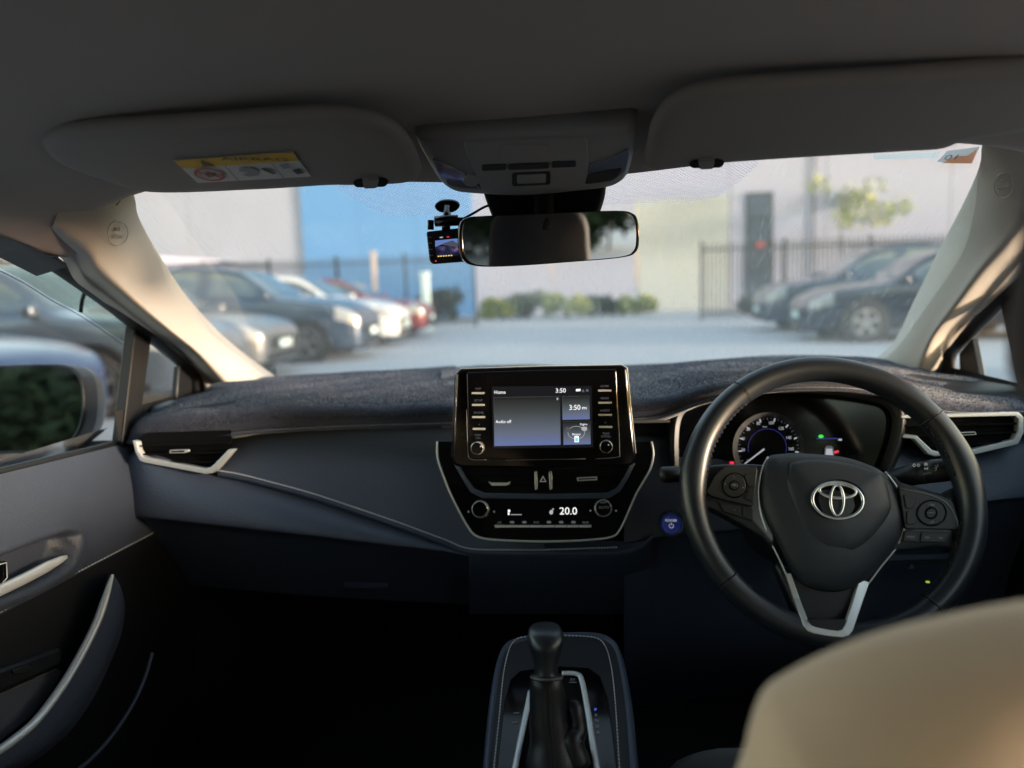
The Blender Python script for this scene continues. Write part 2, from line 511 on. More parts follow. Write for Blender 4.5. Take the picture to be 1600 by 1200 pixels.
pillL, rowsL = pillar(
    [(203, 302), (214, 342), (245, 398), (290, 465), (340, 520), (385, 558), (432, 592)],
    [(131, 393), (152, 420), (186, 450), (226, 484), (270, 520), (310, 553), (350, 596)],
    [(112, 403), (132, 437), (163, 461), (197, 487), (241, 521), (281, 553), (323, 606)], -1, SEAM_L,
    'sunlit beige windscreen pillar on the passenger side by the door mirror', (184, 364, 16, 19))
pillR, rowsR = pillar(
    [(1541, 222), (1533, 262), (1508, 318), (1470, 390), (1430, 470), (1398, 535), (1362, 568)],
    [(1640, 318), (1612, 345), (1577, 382), (1540, 420), (1497, 477), (1460, 528), (1442, 575)],
    [(1670, 335), (1642, 368), (1608, 397), (1570, 439), (1525, 489), (1482, 540), (1470, 596)], 1, SEAM_R,
    'shaded grey windscreen pillar behind the steering wheel', (1568, 290, 15, 19))

# ---- windscreen: curved pane between the pillars, with the dotted band printed under the header
def ws_pt(s, t):
    """s across -1..1, t 0 header .. 1 base"""
    topz, basez = 1.345, .975
    x = s * lerp(.63, .75, t)
    y = lerp(1.03 - .05 * s * s, 1.72 - .10 * s * s, t)
    z = lerp(topz - .002 + .006 * s * s, basez, t) + .012 * sin(pi * t)
    return V((x, y, z))
ws_root = empty('windscreen', (0, 1.72, .975), 'clear windscreen with dusty wiper marks in front of the steering wheel', 'windscreen')
grid('glass_pane', [[ws_pt(-1 + 2 * i / 24, j / 14) for i in range(25)] for j in range(15)], 'screen_glass', ws_root)

# dotted shade band: a printed film just inside the glass
def dots_mat():
    mt = bpy.data.materials.new('dot_print'); mt.use_nodes = True
    nt = mt.node_tree; nt.nodes.remove(nt.nodes['Principled BSDF'])
    out = nt.nodes['Material Output']
    tc = nt.nodes.new('ShaderNodeTexCoord')
    mp = nt.nodes.new('ShaderNodeMapping'); mp.inputs['Scale'].default_value = (230, 230, 230); mp.inputs['Rotation'].default_value = (0, 0, radians(45))
    nt.links.new(tc.outputs['UV'], mp.inputs[0])
    vo = nt.nodes.new('ShaderNodeTexVoronoi'); vo.voronoi_dimensions = '2D'; vo.inputs['Randomness'].default_value = 0; vo.inputs['Scale'].default_value = 1.0
    nt.links.new(mp.outputs[0], vo.inputs['Vector'])
    lt = nt.nodes.new('ShaderNodeMath'); lt.operation = 'LESS_THAN'; lt.inputs[1].default_value = .27
    nt.links.new(vo.outputs['Distance'], lt.inputs[0])
    tr = nt.nodes.new('ShaderNodeBsdfTransparent')
    df = nt.nodes.new('ShaderNodeBsdfDiffuse'); df.inputs['Color'].default_value = (.22, .20, .25, 1)
    tl = nt.nodes.new('ShaderNodeBsdfTranslucent'); tl.inputs['Color'].default_value = (.45, .40, .52, 1)
    ad = nt.nodes.new('ShaderNodeAddShader'); nt.links.new(df.outputs[0], ad.inputs[0]); nt.links.new(tl.outputs[0], ad.inputs[1])
    mx = nt.nodes.new('ShaderNodeMixShader')
    nt.links.new(lt.outputs[0], mx.inputs[0]); nt.links.new(tr.outputs[0], mx.inputs[1]); nt.links.new(ad.outputs[0], mx.inputs[2])
    nt.links.new(mx.outputs[0], out.inputs['Surface'])
    MATS['dot_print'] = mt
dots_mat()
WPL = Pl(ws_pt(0, .1), (ws_pt(0.05, .1) - ws_pt(-.05, .1)).cross(ws_pt(0, .2) - ws_pt(0, 0)))
if WPL.n.y > 0: WPL = Pl(WPL.o, -WPL.n)
def film(name, px, m_, lift=.004):
    pts = [WPL.at(p[0], p[1], lift) for p in px]
    o = mesh_obj(name, pts, [tuple(range(len(pts)))], m_, ws_root)
    uvl = o.data.uv_layers.new(name='UVMap')
    for lp in o.data.loops:
        uvl.data[lp.index].uv = WPL.uv(o.data.vertices[lp.vertex_index].co)
    return o
film('dot_band', [(515, 265), (640, 262), (778, 300), (778, 338), (620, 338), (592, 334), (558, 314), (522, 292)], 'dot_print')
film('dot_band', [(925, 300), (940, 262), (1190, 240), (1182, 260), (1140, 295), (1118, 309), (1080, 314), (925, 322)], 'dot_print')
# registration sticker seen from behind: numerals run backwards
st = [WPL.at(x, y, .003) for x, y in ((1464, 253), (1480, 236), (1531, 229), (1519, 255))]
def thin_paper(name, col, tcol):
    mt = bpy.data.materials.new(name); mt.use_nodes = True
    nt = mt.node_tree; nt.nodes.remove(nt.nodes['Principled BSDF'])
    df = nt.nodes.new('ShaderNodeBsdfDiffuse'); df.inputs[0].default_value = (*col, 1)
    tl = nt.nodes.new('ShaderNodeBsdfTranslucent'); tl.inputs[0].default_value = (*tcol, 1)
    mx = nt.nodes.new('ShaderNodeMixShader'); mx.inputs[0].default_value = .6
    nt.links.new(df.outputs[0], mx.inputs[1]); nt.links.new(tl.outputs[0], mx.inputs[2])
    nt.links.new(mx.outputs[0], nt.nodes['Material Output'].inputs[0]); MATS[name] = mt
thin_paper('sticker_grey', (.30, .31, .33), (.5, .5, .52)); thin_paper('sticker_orange', (.8, .28, .12), (.95, .42, .2)); thin_paper('sticker_white', (.8, .8, .78), (.95, .95, .93))
stk = empty('registration_sticker', st[0], 'small orange and grey sticker with backward numerals on the windscreen corner', 'sticker')
mesh_obj('backing', st, [(0, 1, 2, 3)], 'sticker_grey', stk)
mesh_obj('orange_field', [WPL.at(x, y, .004) for x, y in ((1471, 255), (1493, 244), (1512, 243), (1528, 232), (1518, 255.5))], [(0, 1, 2, 3, 4)], 'sticker_orange', stk)
text('numerals', '10', WPL, 1488, 246, 13, 'label_black', stk, h=.005, mirror=True, sx=1.25)
mesh_obj('white_margin', [WPL.at(x, y, .0035) for x, y in ((1365, 249), (1366, 242), (1471, 237), (1463, 247))], [(0, 1, 2, 3)], 'sticker_white', stk)

# ---- sun visors
def visor(outline, top_y, bot_y, label, clip, n_in=None):
    """outline in photo pixels; the visor plane runs from Y=.765 (hinge) to Y=.985 (front lip)."""
    a, b, c = at(*top_y, Y=.73), at(*bot_y[0], Y=.905), at(*bot_y[1], Y=.905)
    n = (b - a).cross(c - a)
    if n.z > 0: n = -n
    pl = Pl(a, n)
    root = empty('sun_visor', pl.at(*top_y), label, 'sun visor', 'sun visors folded up against the roof')
    out = cr([V((x, y)) for x, y in outline], 6, closed=True)
    pts = [pl.at(p[0], p[1]) for p in out]
    cen = sum(pts, V((0, 0, 0))) / len(pts)
    # padded slab: rounded rim
    rows = []
    for k, (sc_, h) in enumerate(((.0, .0), (.80, .0), (.93, -.001), (.985, -.005), (1.0, -.011), (.985, -.017), (.9, -.020), (0, -.020))):
        rows.append([cen + (p - cen) * max(sc_, .02) + pl.n * h for p in pts])
    grid('visor_board', rows, 'visor_vinyl', root, closed_u=True, caps=True)
    # clip recess with its small black hook
    cx, cy = clip
    pxplate('clip_recess', pl, [(cx - 27, cy - 1), (cx - 20, cy - 6), (cx + 21, cy - 8), (cx + 30, cy - 3), (cx + 24, cy + 5), (cx - 22, cy + 6)], .012, 'matt_black', root, h=.0012, r=4)
    pxplate('clip_hook', pl, [(cx - 12, cy - 4), (cx + 14, cy - 6), (cx + 11, cy + 7), (cx - 9, cy + 8)], .012, 'visor_vinyl', root, h=.0045, r=3)
    return root, pl
visL, plL = visor([(62, 232), (85, 216), (140, 209), (330, 198), (500, 187), (560, 190), (610, 206), (640, 232), (655, 262), (657, 282), (640, 290), (560, 293), (520, 293), (400, 300), (232, 305), (160, 288), (90, 262)],
                  (330, 200), ((240, 302), (640, 290)), 'grey sun visor with a yellow and white airbag warning label', (578, 287))
visR, plR = visor([(1012, 232), (1022, 198), (1050, 168), (1110, 148), (1250, 137), (1420, 126), (1600, 113), (1690, 108), (1705, 150), (1680, 190), (1600, 210), (1545, 218), (1510, 226), (1480, 236), (1420, 240), (1250, 250), (1130, 258), (1060, 264), (1010, 270), (1008, 255)],
                  (1300, 134), ((1020, 264), (1420, 240)), 'plain grey sun visor above the steering wheel', (1103, 257))
# the driver-side visor hinge area lies behind the lip line: the lip stays level
# airbag warning label on the passenger visor
lab = [(271, 251), (457, 238), (486, 276), (309, 286)]
pxplate('warning_label', plL, lab, .001, 'label_white', visL, h=.0012)
wl = visL.children[-1]
def lp(u, v, h=.0022):
    a = V(lab[0]).lerp(V(lab[1]), u); b = V(lab[3]).lerp(V(lab[2]), u)
    q = a.lerp(b, v); return plL.at(q[0], q[1], h)
def lpoly(name, uv, m_, h=.0022):
    return mesh_obj(name, [lp(u, v, h) for u, v in uv], [tuple(range(len(uv)))], m_, wl)
lpoly('yellow_band', [(0, 0), (1, 0), (1, .36), (0, .36)], 'label_yellow')
lpoly('warning_triangle', [(.18, .34), (.215, .06), (.29, .34)], 'label_black', .0028)
q = V(lab[0]).lerp(V(lab[1]), .64)
text('warning_lettering', 'AIRBAG', plL, 398, 249, 11, 'label_black', wl, h=.0028, sx=1.9, upv=(lp(.6, 0) - lp(.6, 1)))
for u in (.36, .76):
    lpoly('divider', [(u, .36), (u + .006, .36), (u + .006, 1), (u, 1)], 'label_black')
def lring(name, cu, cv, ru, rv, w, m_):
    o = [lp(cu + ru * cos(2 * pi * k / 28), cv + rv * sin(2 * pi * k / 28), .0028) for k in range(28)]
    i = [lp(cu + ru * w * cos(2 * pi * k / 28), cv + rv * w * sin(2 * pi * k / 28), .0028) for k in range(28)]
    return mesh_obj(name, o + i, [(k, (k + 1) % 28, (k + 1) % 28 + 28, k + 28) for k in range(28)], m_, wl)
lring('prohibition_ring', .17, .68, .125, .28, .80, 'label_red')
lpoly('prohibition_bar', [(.08, .56), (.10, .52), (.26, .80), (.245, .84)], 'label_red', .0034)
lpoly('child_seat_pictogram', [(.13, .62), (.17, .58), (.18, .68), (.22, .66), (.215, .76), (.14, .78)], 'label_black', .0026)
lpoly('airbag_pictogram', [(.46, .50), (.53, .48), (.58, .56), (.59, .70), (.56, .84), (.47, .86), (.44, .74), (.50, .70), (.44, .62)], 'grey_print', .0028)
lpoly('occupant_pictogram', [(.63, .56), (.67, .54), (.70, .64), (.73, .80), (.70, .82), (.66, .70)], 'label_black', .0028)
lpoly('booklet_pictogram', [(.81, .46), (.88, .45), (.89, .62), (.82, .63)], 'grey_print', .0028)
lpoly('reading_pictogram', [(.88, .70), (.95, .66), (.97, .84), (.90, .88)], 'label_black', .0028)

# ---- overhead console with reading lamps
oc = empty('overhead_console', at(826, 250, Y=.88), 'grey overhead lamp console between the two sun visors', 'lamp console')
ocp = Pl(at(826, 215, Y=.86), (at(826, 298, Y=.985) - at(826, 215, Y=.86)).cross(at(900, 215, Y=.86) - at(826, 215, Y=.86)))
if ocp.n.z > 0: ocp = Pl(ocp.o, -ocp.n)
out = cr([V(p) for p in [(652, 215), (665, 206), (800, 203), (960, 195), (988, 195), (992, 205), (988, 240), (978, 272), (955, 286), (900, 293), (820, 300), (740, 297), (706, 292), (688, 278), (668, 246)]], 6, closed=True)
pts = [ocp.at(p[0], p[1]) for p in out]
cen = sum(pts, V((0, 0, 0))) / len(pts)
rows = []
for sc_, h in ((.02, .008), (.86, .007), (.96, .006), (1.0, .002), (1.015, -.02)):
    rows.append([cen + (p - cen) * sc_ + ocp.n * h for p in pts])
grid('console_body', rows, 'console_plastic', oc, closed_u=True, caps=True)
pxplate('map_lamp', ocp, [(674, 250), (700, 258), (728, 272), (748, 290), (752, 296), (722, 294), (700, 289), (686, 272)], .006, 'lamp_lens', oc, h=.0092, r=5, bevel=.001)
pxplate('map_lamp', ocp, [(920, 258), (950, 250), (982, 234), (984, 242), (978, 268), (956, 283), (914, 288)], .006, 'lamp_lens', oc, h=.0092, r=5, bevel=.001)
pxplate('lamp_switch', ocp, circ(736, 283, 13, 9), .006, 'console_plastic', oc, h=.0115, bevel=.001)
pxplate('lamp_switch', ocp, [(914, 288), (918, 274), (945, 268), (972, 264), (962, 279), (940, 285)], .006, 'switch_plastic', oc, h=.0105, r=3)
pxplate('centre_fairing', ocp, [(722, 224), (918, 216), (920, 290), (820, 297), (752, 296)], .008, 'console_plastic', oc, h=.0100, r=10, bevel=.002)
pxplate('microphone_panel', ocp, rect(786, 227, 857, 245, .03), .004, 'console_plastic', oc, h=.0112, r=4, bevel=.0008)
for a, b in ((753, 791), (794, 858), (862, 900)):
    cy = 262 - (a - 753) * .045
    pxplate('console_switch', ocp, rect(a, cy - 4, b, cy + 4.5, .04), .004, 'switch_plastic', oc, h=.0112, r=3)
pxplate('latch_recess', ocp, rect(800, 270, 860, 290, .04), .004, 'switch_plastic', oc, h=.0112, r=4)
pxplate('latch_button', ocp, rect(808, 274, 853, 287, .04), .004, 'console_plastic', oc, h=.0128, r=3, bevel=.001)

# ---- interior rear view mirror and its stalk cover
mv = empty('rear_view_mirror', at(850, 310, Y=1.04), 'black framed rear view mirror hanging from the windscreen', 'mirror')
mout = [(718, 352), (730, 340), (760, 337), (850, 333), (960, 329), (988, 333), (997, 345), (999, 372), (995, 392), (975, 402), (900, 409), (800, 416), (745, 416), (724, 406), (717, 385)]
mpl = Pl(at(858, 373, Y=.985), (.288, -.957, -.05))
mo = cr([V(p) for p in mout], 5, closed=True)
mc = V((858, 373))
pts = [mpl.at(p[0], p[1]) for p in mo]; cen = sum(pts, V((0, 0, 0))) / len(pts)
rows = [[cen + (p - cen) * s_ + mpl.n * h for p in pts] for s_, h in ((.955, .0015), (.975, .003), (.992, .002), (1.0, -.003), (1.0, -.012), (.93, -.026), (.6, -.036), (.02, -.04))]
grid('mirror_housing', rows, 'gloss_black', mv, closed_u=True)
plate('mirror_glass', [cen + (p - cen) * .958 + mpl.n * .0017 for p in pts], mpl.n, .001, 'mirror_glass', mv)
# stalk cover: hollow trapezoid hood between header and mirror
sc_rows = []
for (xl, xr, y, Y) in ((752, 946, 288, 1.02), (757, 944, 305, 1.03), (764, 938, 325, 1.035), (772, 930, 345, 1.03)):
    a, b = at(xl, y, Y=Y), at(xr, y, Y=Y)
    sc_rows.append([a + V((0, .05, -.002)), a, a.lerp(b, .1) + V((0, -.012, 0)), a.lerp(b, .5) + V((0, -.018, 0)), a.lerp(b, .9) + V((0, -.012, 0)), b, b + V((0, .05, -.002))])
grid('sensor_cover', fine(sc_rows, 4, 3), 'matt_black', mv)
lathe('mirror_stalk', at(850, 330, Y=1.0), (0, -.3, -1), [(.012, -.04), (.013, 0), (.016, .015), (.012, .03)], 'matt_black', mv)

# ---- dash camera stuck to the windscreen
dc = empty('dash_camera', at(698, 322, Y=1.04), 'small black dash camera with a lit screen beside the rear view mirror', 'dash camera')
dpl = Pl(at(700, 385, Y=1.005), (.12, -1, -.06), (1, 0, .035))
pxplate('camera_body', dpl, [(666, 362), (738, 354), (738, 408), (676, 413), (671, 408)], .022, 'switch_plastic', dc, r=4, bevel=.002)
scr = pxplate('camera_screen', dpl, [(679, 373), (720, 370), (722, 400), (682, 404)], .001, 'gloss_black', dc, h=.0012)
def dscreen_mat():
    mt = bpy.data.materials.new('dashcam_picture'); mt.use_nodes = True
    nt = mt.node_tree; b = nt.nodes['Principled BSDF']; b.inputs['Base Color'].default_value = (.01, .01, .015, 1); b.inputs['Roughness'].default_value = .2
    tc = nt.nodes.new('ShaderNodeTexCoord'); n = nt.nodes.new('ShaderNodeTexNoise'); n.inputs['Scale'].default_value = 90; n.inputs['Detail'].default_value = 4
    nt.links.new(tc.outputs['Object'], n.inputs['Vector'])
    r = nt.nodes.new('ShaderNodeValToRGB'); r.color_ramp.elements[0].position = .38; r.color_ramp.elements[1].position = .66
    r.color_ramp.elements[0].color = (.01, .01, .03, 1); r.color_ramp.elements[1].color = (.28, .16, .3, 1)
    e = r.color_ramp.elements.new(.52); e.color = (.05, .05, .14, 1)
    nt.links.new(n.outputs['Fac'], r.inputs['Fac']); nt.links.new(r.outputs['Color'], b.inputs['Emission Color']); b.inputs['Emission Strength'].default_value = .6 * GLOW
    MATS['dashcam_picture'] = mt
dscreen_mat()
def dcp(name, pts_, m_, h=.0018): return mesh_obj(name, pxs(dpl, pts_, h), [tuple(range(len(pts_)))], m_, scr)
mat('cam_sky', (.01, .01, .02), .3, emit=(.10, .17, .42), estr=1.0)
dcp('picture_ground', [(680, 385), (720, 382), (722, 399), (682, 402)], 'dashcam_picture')
dcp('picture_sky', [(680, 376), (720, 372), (720, 384), (707, 376), (694, 380), (680, 386)], 'cam_sky', .0021)
dcp('picture_cloud', [(689, 382), (707, 376.5), (719, 384), (720, 387)], 'lit_grey', .0023)
for k in range(6): dcp('caption_digit', [(684 + 4 * k, 399.6 - .25 * k), (686.6 + 4 * k, 399.4 - .25 * k), (686.6 + 4 * k, 401.2 - .25 * k), (684 + 4 * k, 401.4 - .25 * k)], 'lit_yellow', .0026)
dcp('status_digit', [(687, 370.2), (692, 369.8), (692, 371.6), (687, 372)], 'lit_dim', .0026)
dcp('status_digit', [(698, 369.4), (702, 369.2), (702, 370.8), (698, 371)], 'lit_red', .0026)
for y in (370, 379, 389, 398): pxplate('side_button', dpl, rect(668 + (y - 370) * .1, y, 674 + (y - 370) * .1, y + 1.6), .001, 'grey_print', dc, h=.001)
pxplate('power_lamp', dpl, circ(681, 408, 1.2), .0006, 'lit_red', dc, h=.001)
apl = Pl(at(698, 322, Y=1.045), (0, -1, -.5))
pxplate('adhesive_pad', apl, cr([V(p) for p in [(679, 322), (686, 315), (700, 313), (714, 316), (718, 323), (710, 331), (696, 333), (684, 330)]], 4, True), .006, 'gloss_black', dc, bevel=.001)
tube('mount_arm', [at(699, 325, Y=1.035), at(698, 338, Y=1.025), at(697, 352, Y=1.013), at(697, 360, Y=1.013)], .006, 'gloss_black', dc, seg=12)
tube('mount_joint', [at(680, 346, Y=1.015), at(716, 344, Y=1.015)], .0075, 'gloss_black', dc, seg=12)
tube('locking_knob', [at(673, 344, Y=1.013), at(673, 359, Y=1.013)], .0045, 'gloss_black', dc, seg=12)
tube('locking_knob', [at(721, 340, Y=1.013), at(721, 352, Y=1.013)], .0050, 'gloss_black', dc, seg=12)
tube('power_cable', cr([at(722, 343, Y=1.015), at(740, 333, Y=1.02), at(758, 323, Y=1.03), at(775, 318, Y=1.04)], 6), .0018, 'gloss_black', dc, seg=8)

# ---- the bonnet outside
bn_rows = []
for Y, z, w, dz in ((1.80, .955, .74, .10), (1.95, .950, .76, .09), (2.2, .930, .77, .085), (2.5, .895, .765, .085), (2.75, .85, .74, .09), (2.95, .77, .68, .08), (3.02, .68, .64, .06)):
    r = []
    for s in (-1, -.93, -.78, -.5, -.2, 0, .2, .5, .78, .93, 1):
        a = abs(s)
        crease = .008 * math.exp(-((a - .62) / .10) ** 2)
        r.append(V((s * w, Y, z - dz * max(0, a - .55) ** 2 / .2 * 1.0 + crease - (.10 if a == 1 else 0))))
    bn_rows.append(r)
bonnet = grid('bonnet', fine(bn_rows, 4, 5), 'own_paint')
tag(bonnet, 'silver grey bonnet of this car beyond the windscreen', 'bonnet')
cowl = grid('wiper_cowl', [[V((x, y, z)) for x in (-.74, -.4, 0, .4, .74)] for y, z in ((1.66, .955), (1.74, .957), (1.82, .957), (1.84, .92))], 'matt_black')
tag(cowl, 'black plastic wiper cowl at the foot of the windscreen', 'cowl')

# ---- rear body: closes the cabin behind the camera so that light comes in only where there are windows
sh = empty('car_shell', (0, -.6, .3), 'dark floor, sills and rear body of the car around the seats', 'car body')
box('floor_pan', (-.78, -1.75, .26), (.78, 1.75, .30), 'carpet', sh)
grid('firewall', [[V((x, y, z)) for x in (-.78, 0, .78)] for y, z in ((1.72, .30), (1.66, .62), (1.60, .97))], 'carpet', sh)
for s in (-1, 1):
    grid('side_panel', [[V((s * x, y, z)) for y in (-1.7, -1.1, -.22)] for x, z in ((.76, .30), (.76, .70), (.755, .955))], 'dash_hard', sh)
    grid('centre_post', [[V((s * x, y, z)), V((s * (x - .03), y - .05, z)), V((s * (x - .02), y - .11, z)), V((s * x, y - .13, z))] for x, y, z in ((.765, -.17, .3), (.765, -.17, .955), (.70, -.24, 1.31))], 'dash_hard', sh, smooth=60)
    grid('quarter_panel', [[V((s * .75, -1.0, .955)), V((s * .75, -1.7, .955))], [V((s * .70, -1.12, 1.29)), V((s * .62, -1.42, 1.26))]], 'pillar_plastic', sh)
    grid('roof_rail', [[V((s * .695, y, z)), V((s * .745, y, z - .012)), V((s * .73, y, z + .05)), V((s * .6, y, z + .12))] for y, z in ((1.0, 1.228), (.93, 1.255), (.84, 1.274), (.70, 1.286), (.45, 1.294), (.1, 1.298), (-.4, 1.296), (-.9, 1.28), (-1.4, 1.24))], 'seal_rubber', sh)
    mesh_obj('door_glass', [V((s * .762, -.24, .96)), V((s * .762, -.30, 1.30)), V((s * .74, -1.05, 1.29)), V((s * .762, -.98, .96))], [(0, 1, 2, 3)], 'privacy_glass', sh)
    grid('kick_panel', [[V((s * x, y, z)) for y in (1.15, 1.45, 1.80)] for x, z in ((.745, .28), (.745, .70), (.752, .99))], 'carpet', sh)
grid('roof_skin', [[V((x, y, z)) for x in (-.62, 0, .62)] for y, z in ((1.03, 1.345), (.9, 1.405), (.5, 1.455), (-.4, 1.46), (-1.0, 1.43), (-1.46, 1.36))], 'own_paint', sh)
mesh_obj('tail_glass', [V((-.60, -1.45, 1.32)), V((.60, -1.45, 1.32)), V((.74, -1.95, .975)), V((-.74, -1.95, .975))], [(0, 1, 2, 3)], 'rear_glass', sh)
grid('parcel_shelf', [[V((x, y, .97)) for x in (-.76, .76)] for y in (-1.35, -2.0)], 'carpet', sh)
grid('tail_panel', [[V((x, -2.0, z)) for x in (-.76, .76)] for z in (.3, .97)], 'dash_hard', sh)
# ================================================================== DASHBOARD
db = empty('dashboard', (0, 1.2, .6), 'black dashboard with silver trimmed vents, stitched pads and centre screen', 'dashboard')

def colgrid(xs, rows_, n=(4, 4)):
    """rows_: list of (ys, Ys): one pixel height and one depth for every column x in xs."""
    R = []
    for ys, Ys in rows_:
        if not isinstance(Ys, (list, tuple)): Ys = [Ys] * len(xs)
        R.append([at(x, y, Y=d) for x, y, d in zip(xs, ys, Ys)])
    return fine(R, *n)

# core: dark body behind every panel
core = []
for Y, z in ((1.62, .965), (1.30, .985), (1.235, .965), (1.225, .90), (1.235, .80), (1.27, .74), (1.40, .66), (1.60, .60)):
    core.append([V((x, Y - .02 * (1 - (x / .78) ** 2), z)) for x in (-.765, -.5, -.2, .2, .5, .765)])
grid('dashboard_body', fine(core, 2, 3), 'dash_hard', db)

# passenger pads
xs = [172, 178, 196, 230, 285, 345, 415, 485, 555, 625, 690, 733]
top = [768, 744, 728, 716, 724, 737, 756, 775, 799, 823, 846, 862]
cre = [775, 797, 801, 805, 811, 818, 826, 834, 843, 852, 860, 869]
bot = [780, 836, 850, 862, 868, 874, 880, 886, 890, 894, 897, 900]
dT = [1.17, 1.155, 1.145, 1.14, 1.145, 1.15, 1.15, 1.15, 1.147, 1.142, 1.137, 1.13]
dM = [1.17, 1.145, 1.12, 1.105, 1.10, 1.10, 1.10, 1.10, 1.105, 1.11, 1.115, 1.12]
mid = [lerp(a, b, .55) for a, b in zip(top, cre)]
lp_rows = colgrid(xs, [([t - 14 for t in top], [d + .02 for d in dT]), (top, dT), (mid, [lerp(a, b, .72) for a, b in zip(dT, dM)]), (cre, dM), ([c + 4 for c in cre], [d + .008 for d in dM]), ([c + 12 for c in cre], [d + .030 for d in dM]), (bot, [d + .085 for d in dM]), ([b + 45 for b in bot], [d + .15 for d in dM])])
grid('glovebox_pad', lp_rows, 'dash_soft', db)
xs2 = [340, 375, 415, 485, 555, 625, 695, 733, 800, 850]
st_y = [735, 741, 751, 770, 793, 817, 843, 857, 859, 859]
tp = [690, 676, 672, 668, 664, 661, 658, 656, 700, 720]
dS = [1.143, 1.143, 1.142, 1.14, 1.137, 1.132, 1.127, 1.122, 1.12, 1.12]
up_rows = colgrid(xs2, [(tp, 1.195), ([lerp(a, b, .45) for a, b in zip(tp, st_y)], [lerp(1.195, d, .62) for d in dS]), ([y - 3 for y in st_y], dS), ([y + 4 for y in st_y], [d - .006 for d in dS]), ([y + 10 for y in st_y], [d - .003 for d in dS]), ([y + 12 for y in st_y], [d + .02 for d in dS])])
grid('dash_pad', up_rows, 'dash_soft', db)
# stitching along the pad edge: short threads
def stitches(name, pts, m_, parent, n, r=.0007, duty=.62):
    pts = resample(pts, n * 3 + 1)
    vs_, fs = [], []
    for i in range(n):
        a, b = pts[3 * i], pts[3 * i].lerp(pts[3 * i + 3], duty)
        t = (b - a).normalized(); w = t.cross(V((0, -1, .3))).normalized(); nrm = w.cross(t)
        k = len(vs_)
        for p in (a, b):
            vs_ += [p + w * r, p + nrm * r, p - w * r, p - nrm * r]
        fs += [(k, k + 1, k + 5, k + 4), (k + 1, k + 2, k + 6, k + 5), (k + 2, k + 3, k + 7, k + 6), (k + 3, k, k + 4, k + 7), (k, k + 1, k + 2, k + 3), (k + 4, k + 5, k + 6, k + 7)]
    o = mesh_obj(name, vs_, fs, m_, parent); o['kind'] = 'stuff'
    return o
sp = [at(x, y, Y=d - .0085) for x, y, d in zip(xs2, st_y, dS)] + [at(966, 855, Y=1.112)]
stitches('pad_stitching', cr(sp, 8), 'thread', db, 150, r=.0011)
# centre lower pad under the climate panel
cl_rows = colgrid([733, 800, 880, 966, 1000, 1020], [([845] * 6, 1.135), ([858, 860, 860, 859, 850, 835], 1.115), ([868, 870, 870, 868, 860, 845], 1.113), ([905, 905, 905, 902, 895, 890], 1.16), ([960] * 6, 1.25)])
grid('stack_pad', cl_rows, 'dash_soft', db)
# glovebox latch line
pxplate('glovebox_latch', Pl(at(570, 916, Y=1.2), (0, -1, -.4)), rect(537, 913, 605, 919, -.01), .004, 'dash_soft', db, r=2)

# driver-side lower pad and knee panel
xs3 = [975, 1015, 1035, 1100, 1200, 1300, 1400, 1480, 1540, 1600, 1680, 1720]
t3 = [690, 690, 690, 690, 700, 705, 705, 712, 706, 692, 680, 680]
c3 = [845, 840, 836, 830, 820, 810, 800, 790, 782, 776, 770, 770]
dr_rows = colgrid(xs3, [([t - 10 for t in t3], 1.20), (t3, 1.175), ([lerp(a, b, .5) for a, b in zip(t3, c3)], 1.15), (c3, 1.13), ([c + 8 for c in c3], 1.137), ([c + 80 for c in c3], 1.17), ([c + 190 for c in c3], 1.22), ([c + 260 for c in c3], 1.35)])
grid('knee_pad', dr_rows, 'dash_soft', db)
mat('lit_lime', (.01, .03, .01), .5, emit=(.55, .9, .08), estr=.5)
kp = Pl(at(1440, 880, Y=1.135), (0, -1, .1))
pxplate('knee_panel_trim', kp, [(1384, 868), (1492, 866), (1490, 873), (1380, 876)], .003, 'dash_soft', db, h=.004, r=2)
pxplate('knee_panel_trim', kp, [(1376, 878), (1486, 876), (1486, 879), (1374, 882)], .003, 'dash_hard', db, h=.004, r=1)
pxplate('indicator_lamp', kp, rect(1447.5, 908.5, 1453, 911), .003, 'lit_lime', db, h=.006, r=1)
pxplate('trip_knob', kp, circ(1424, 886, 4), .006, 'dash_soft', db, h=.006)

# ---- side vents
def vent(frame_px, inner_px, Y, tabx, taby, slat_rows, label=None, closed=False, n=(0, -1, .12), tabw=14):
    pl = Pl(at(tabx, taby, Y=Y), n)
    fr = ring('air_vent', [pl.at(p[0], p[1], .004) for p in frame_px], [pl.at(p[0], p[1], .004) for p in inner_px], pl.n, .014, 'satin_silver', db, bevel=.0012, closed=closed)
    if label: fr['label'] = label
    return fr, pl
fo = [(207, 688), (211, 706), (218, 720), (226, 723), (322, 741), (332, 739), (341, 731), (366, 702)]
fi = [(213, 690), (216, 704), (222, 713), (230, 716), (320, 732), (329, 730), (336, 724), (357, 702)]
v1, vp1 = vent(fo, fi, 1.135, 280, 706, None)
pxplate('vent_cavity', vp1, [(211, 690), (219, 716), (320, 734), (332, 730), (362, 698), (360, 672), (230, 676)], .004, 'matt_black', v1, h=-.012)
for y0, y1, x0, x1 in ((696, 691, 214, 357), (709, 706, 219, 349), (721, 721, 236, 340)):
    pxplate('vent_slat', vp1, [(x0, y0), (x1, y1), (x1, y1 + 2.4), (x0, y0 + 2.4)], .014, 'matt_black', v1, h=-.001)
pxplate('vent_tab', vp1, [(265, 703.5), (289, 702.5), (294, 703), (294, 706), (289, 707.5), (265, 708)], .006, 'satin_silver', v1, h=.005, r=1)
pxplate('tab_face', vp1, [(267, 704.6), (288, 703.6), (288, 706.4), (267, 707)], .002, 'gloss_black', v1, h=.0056)
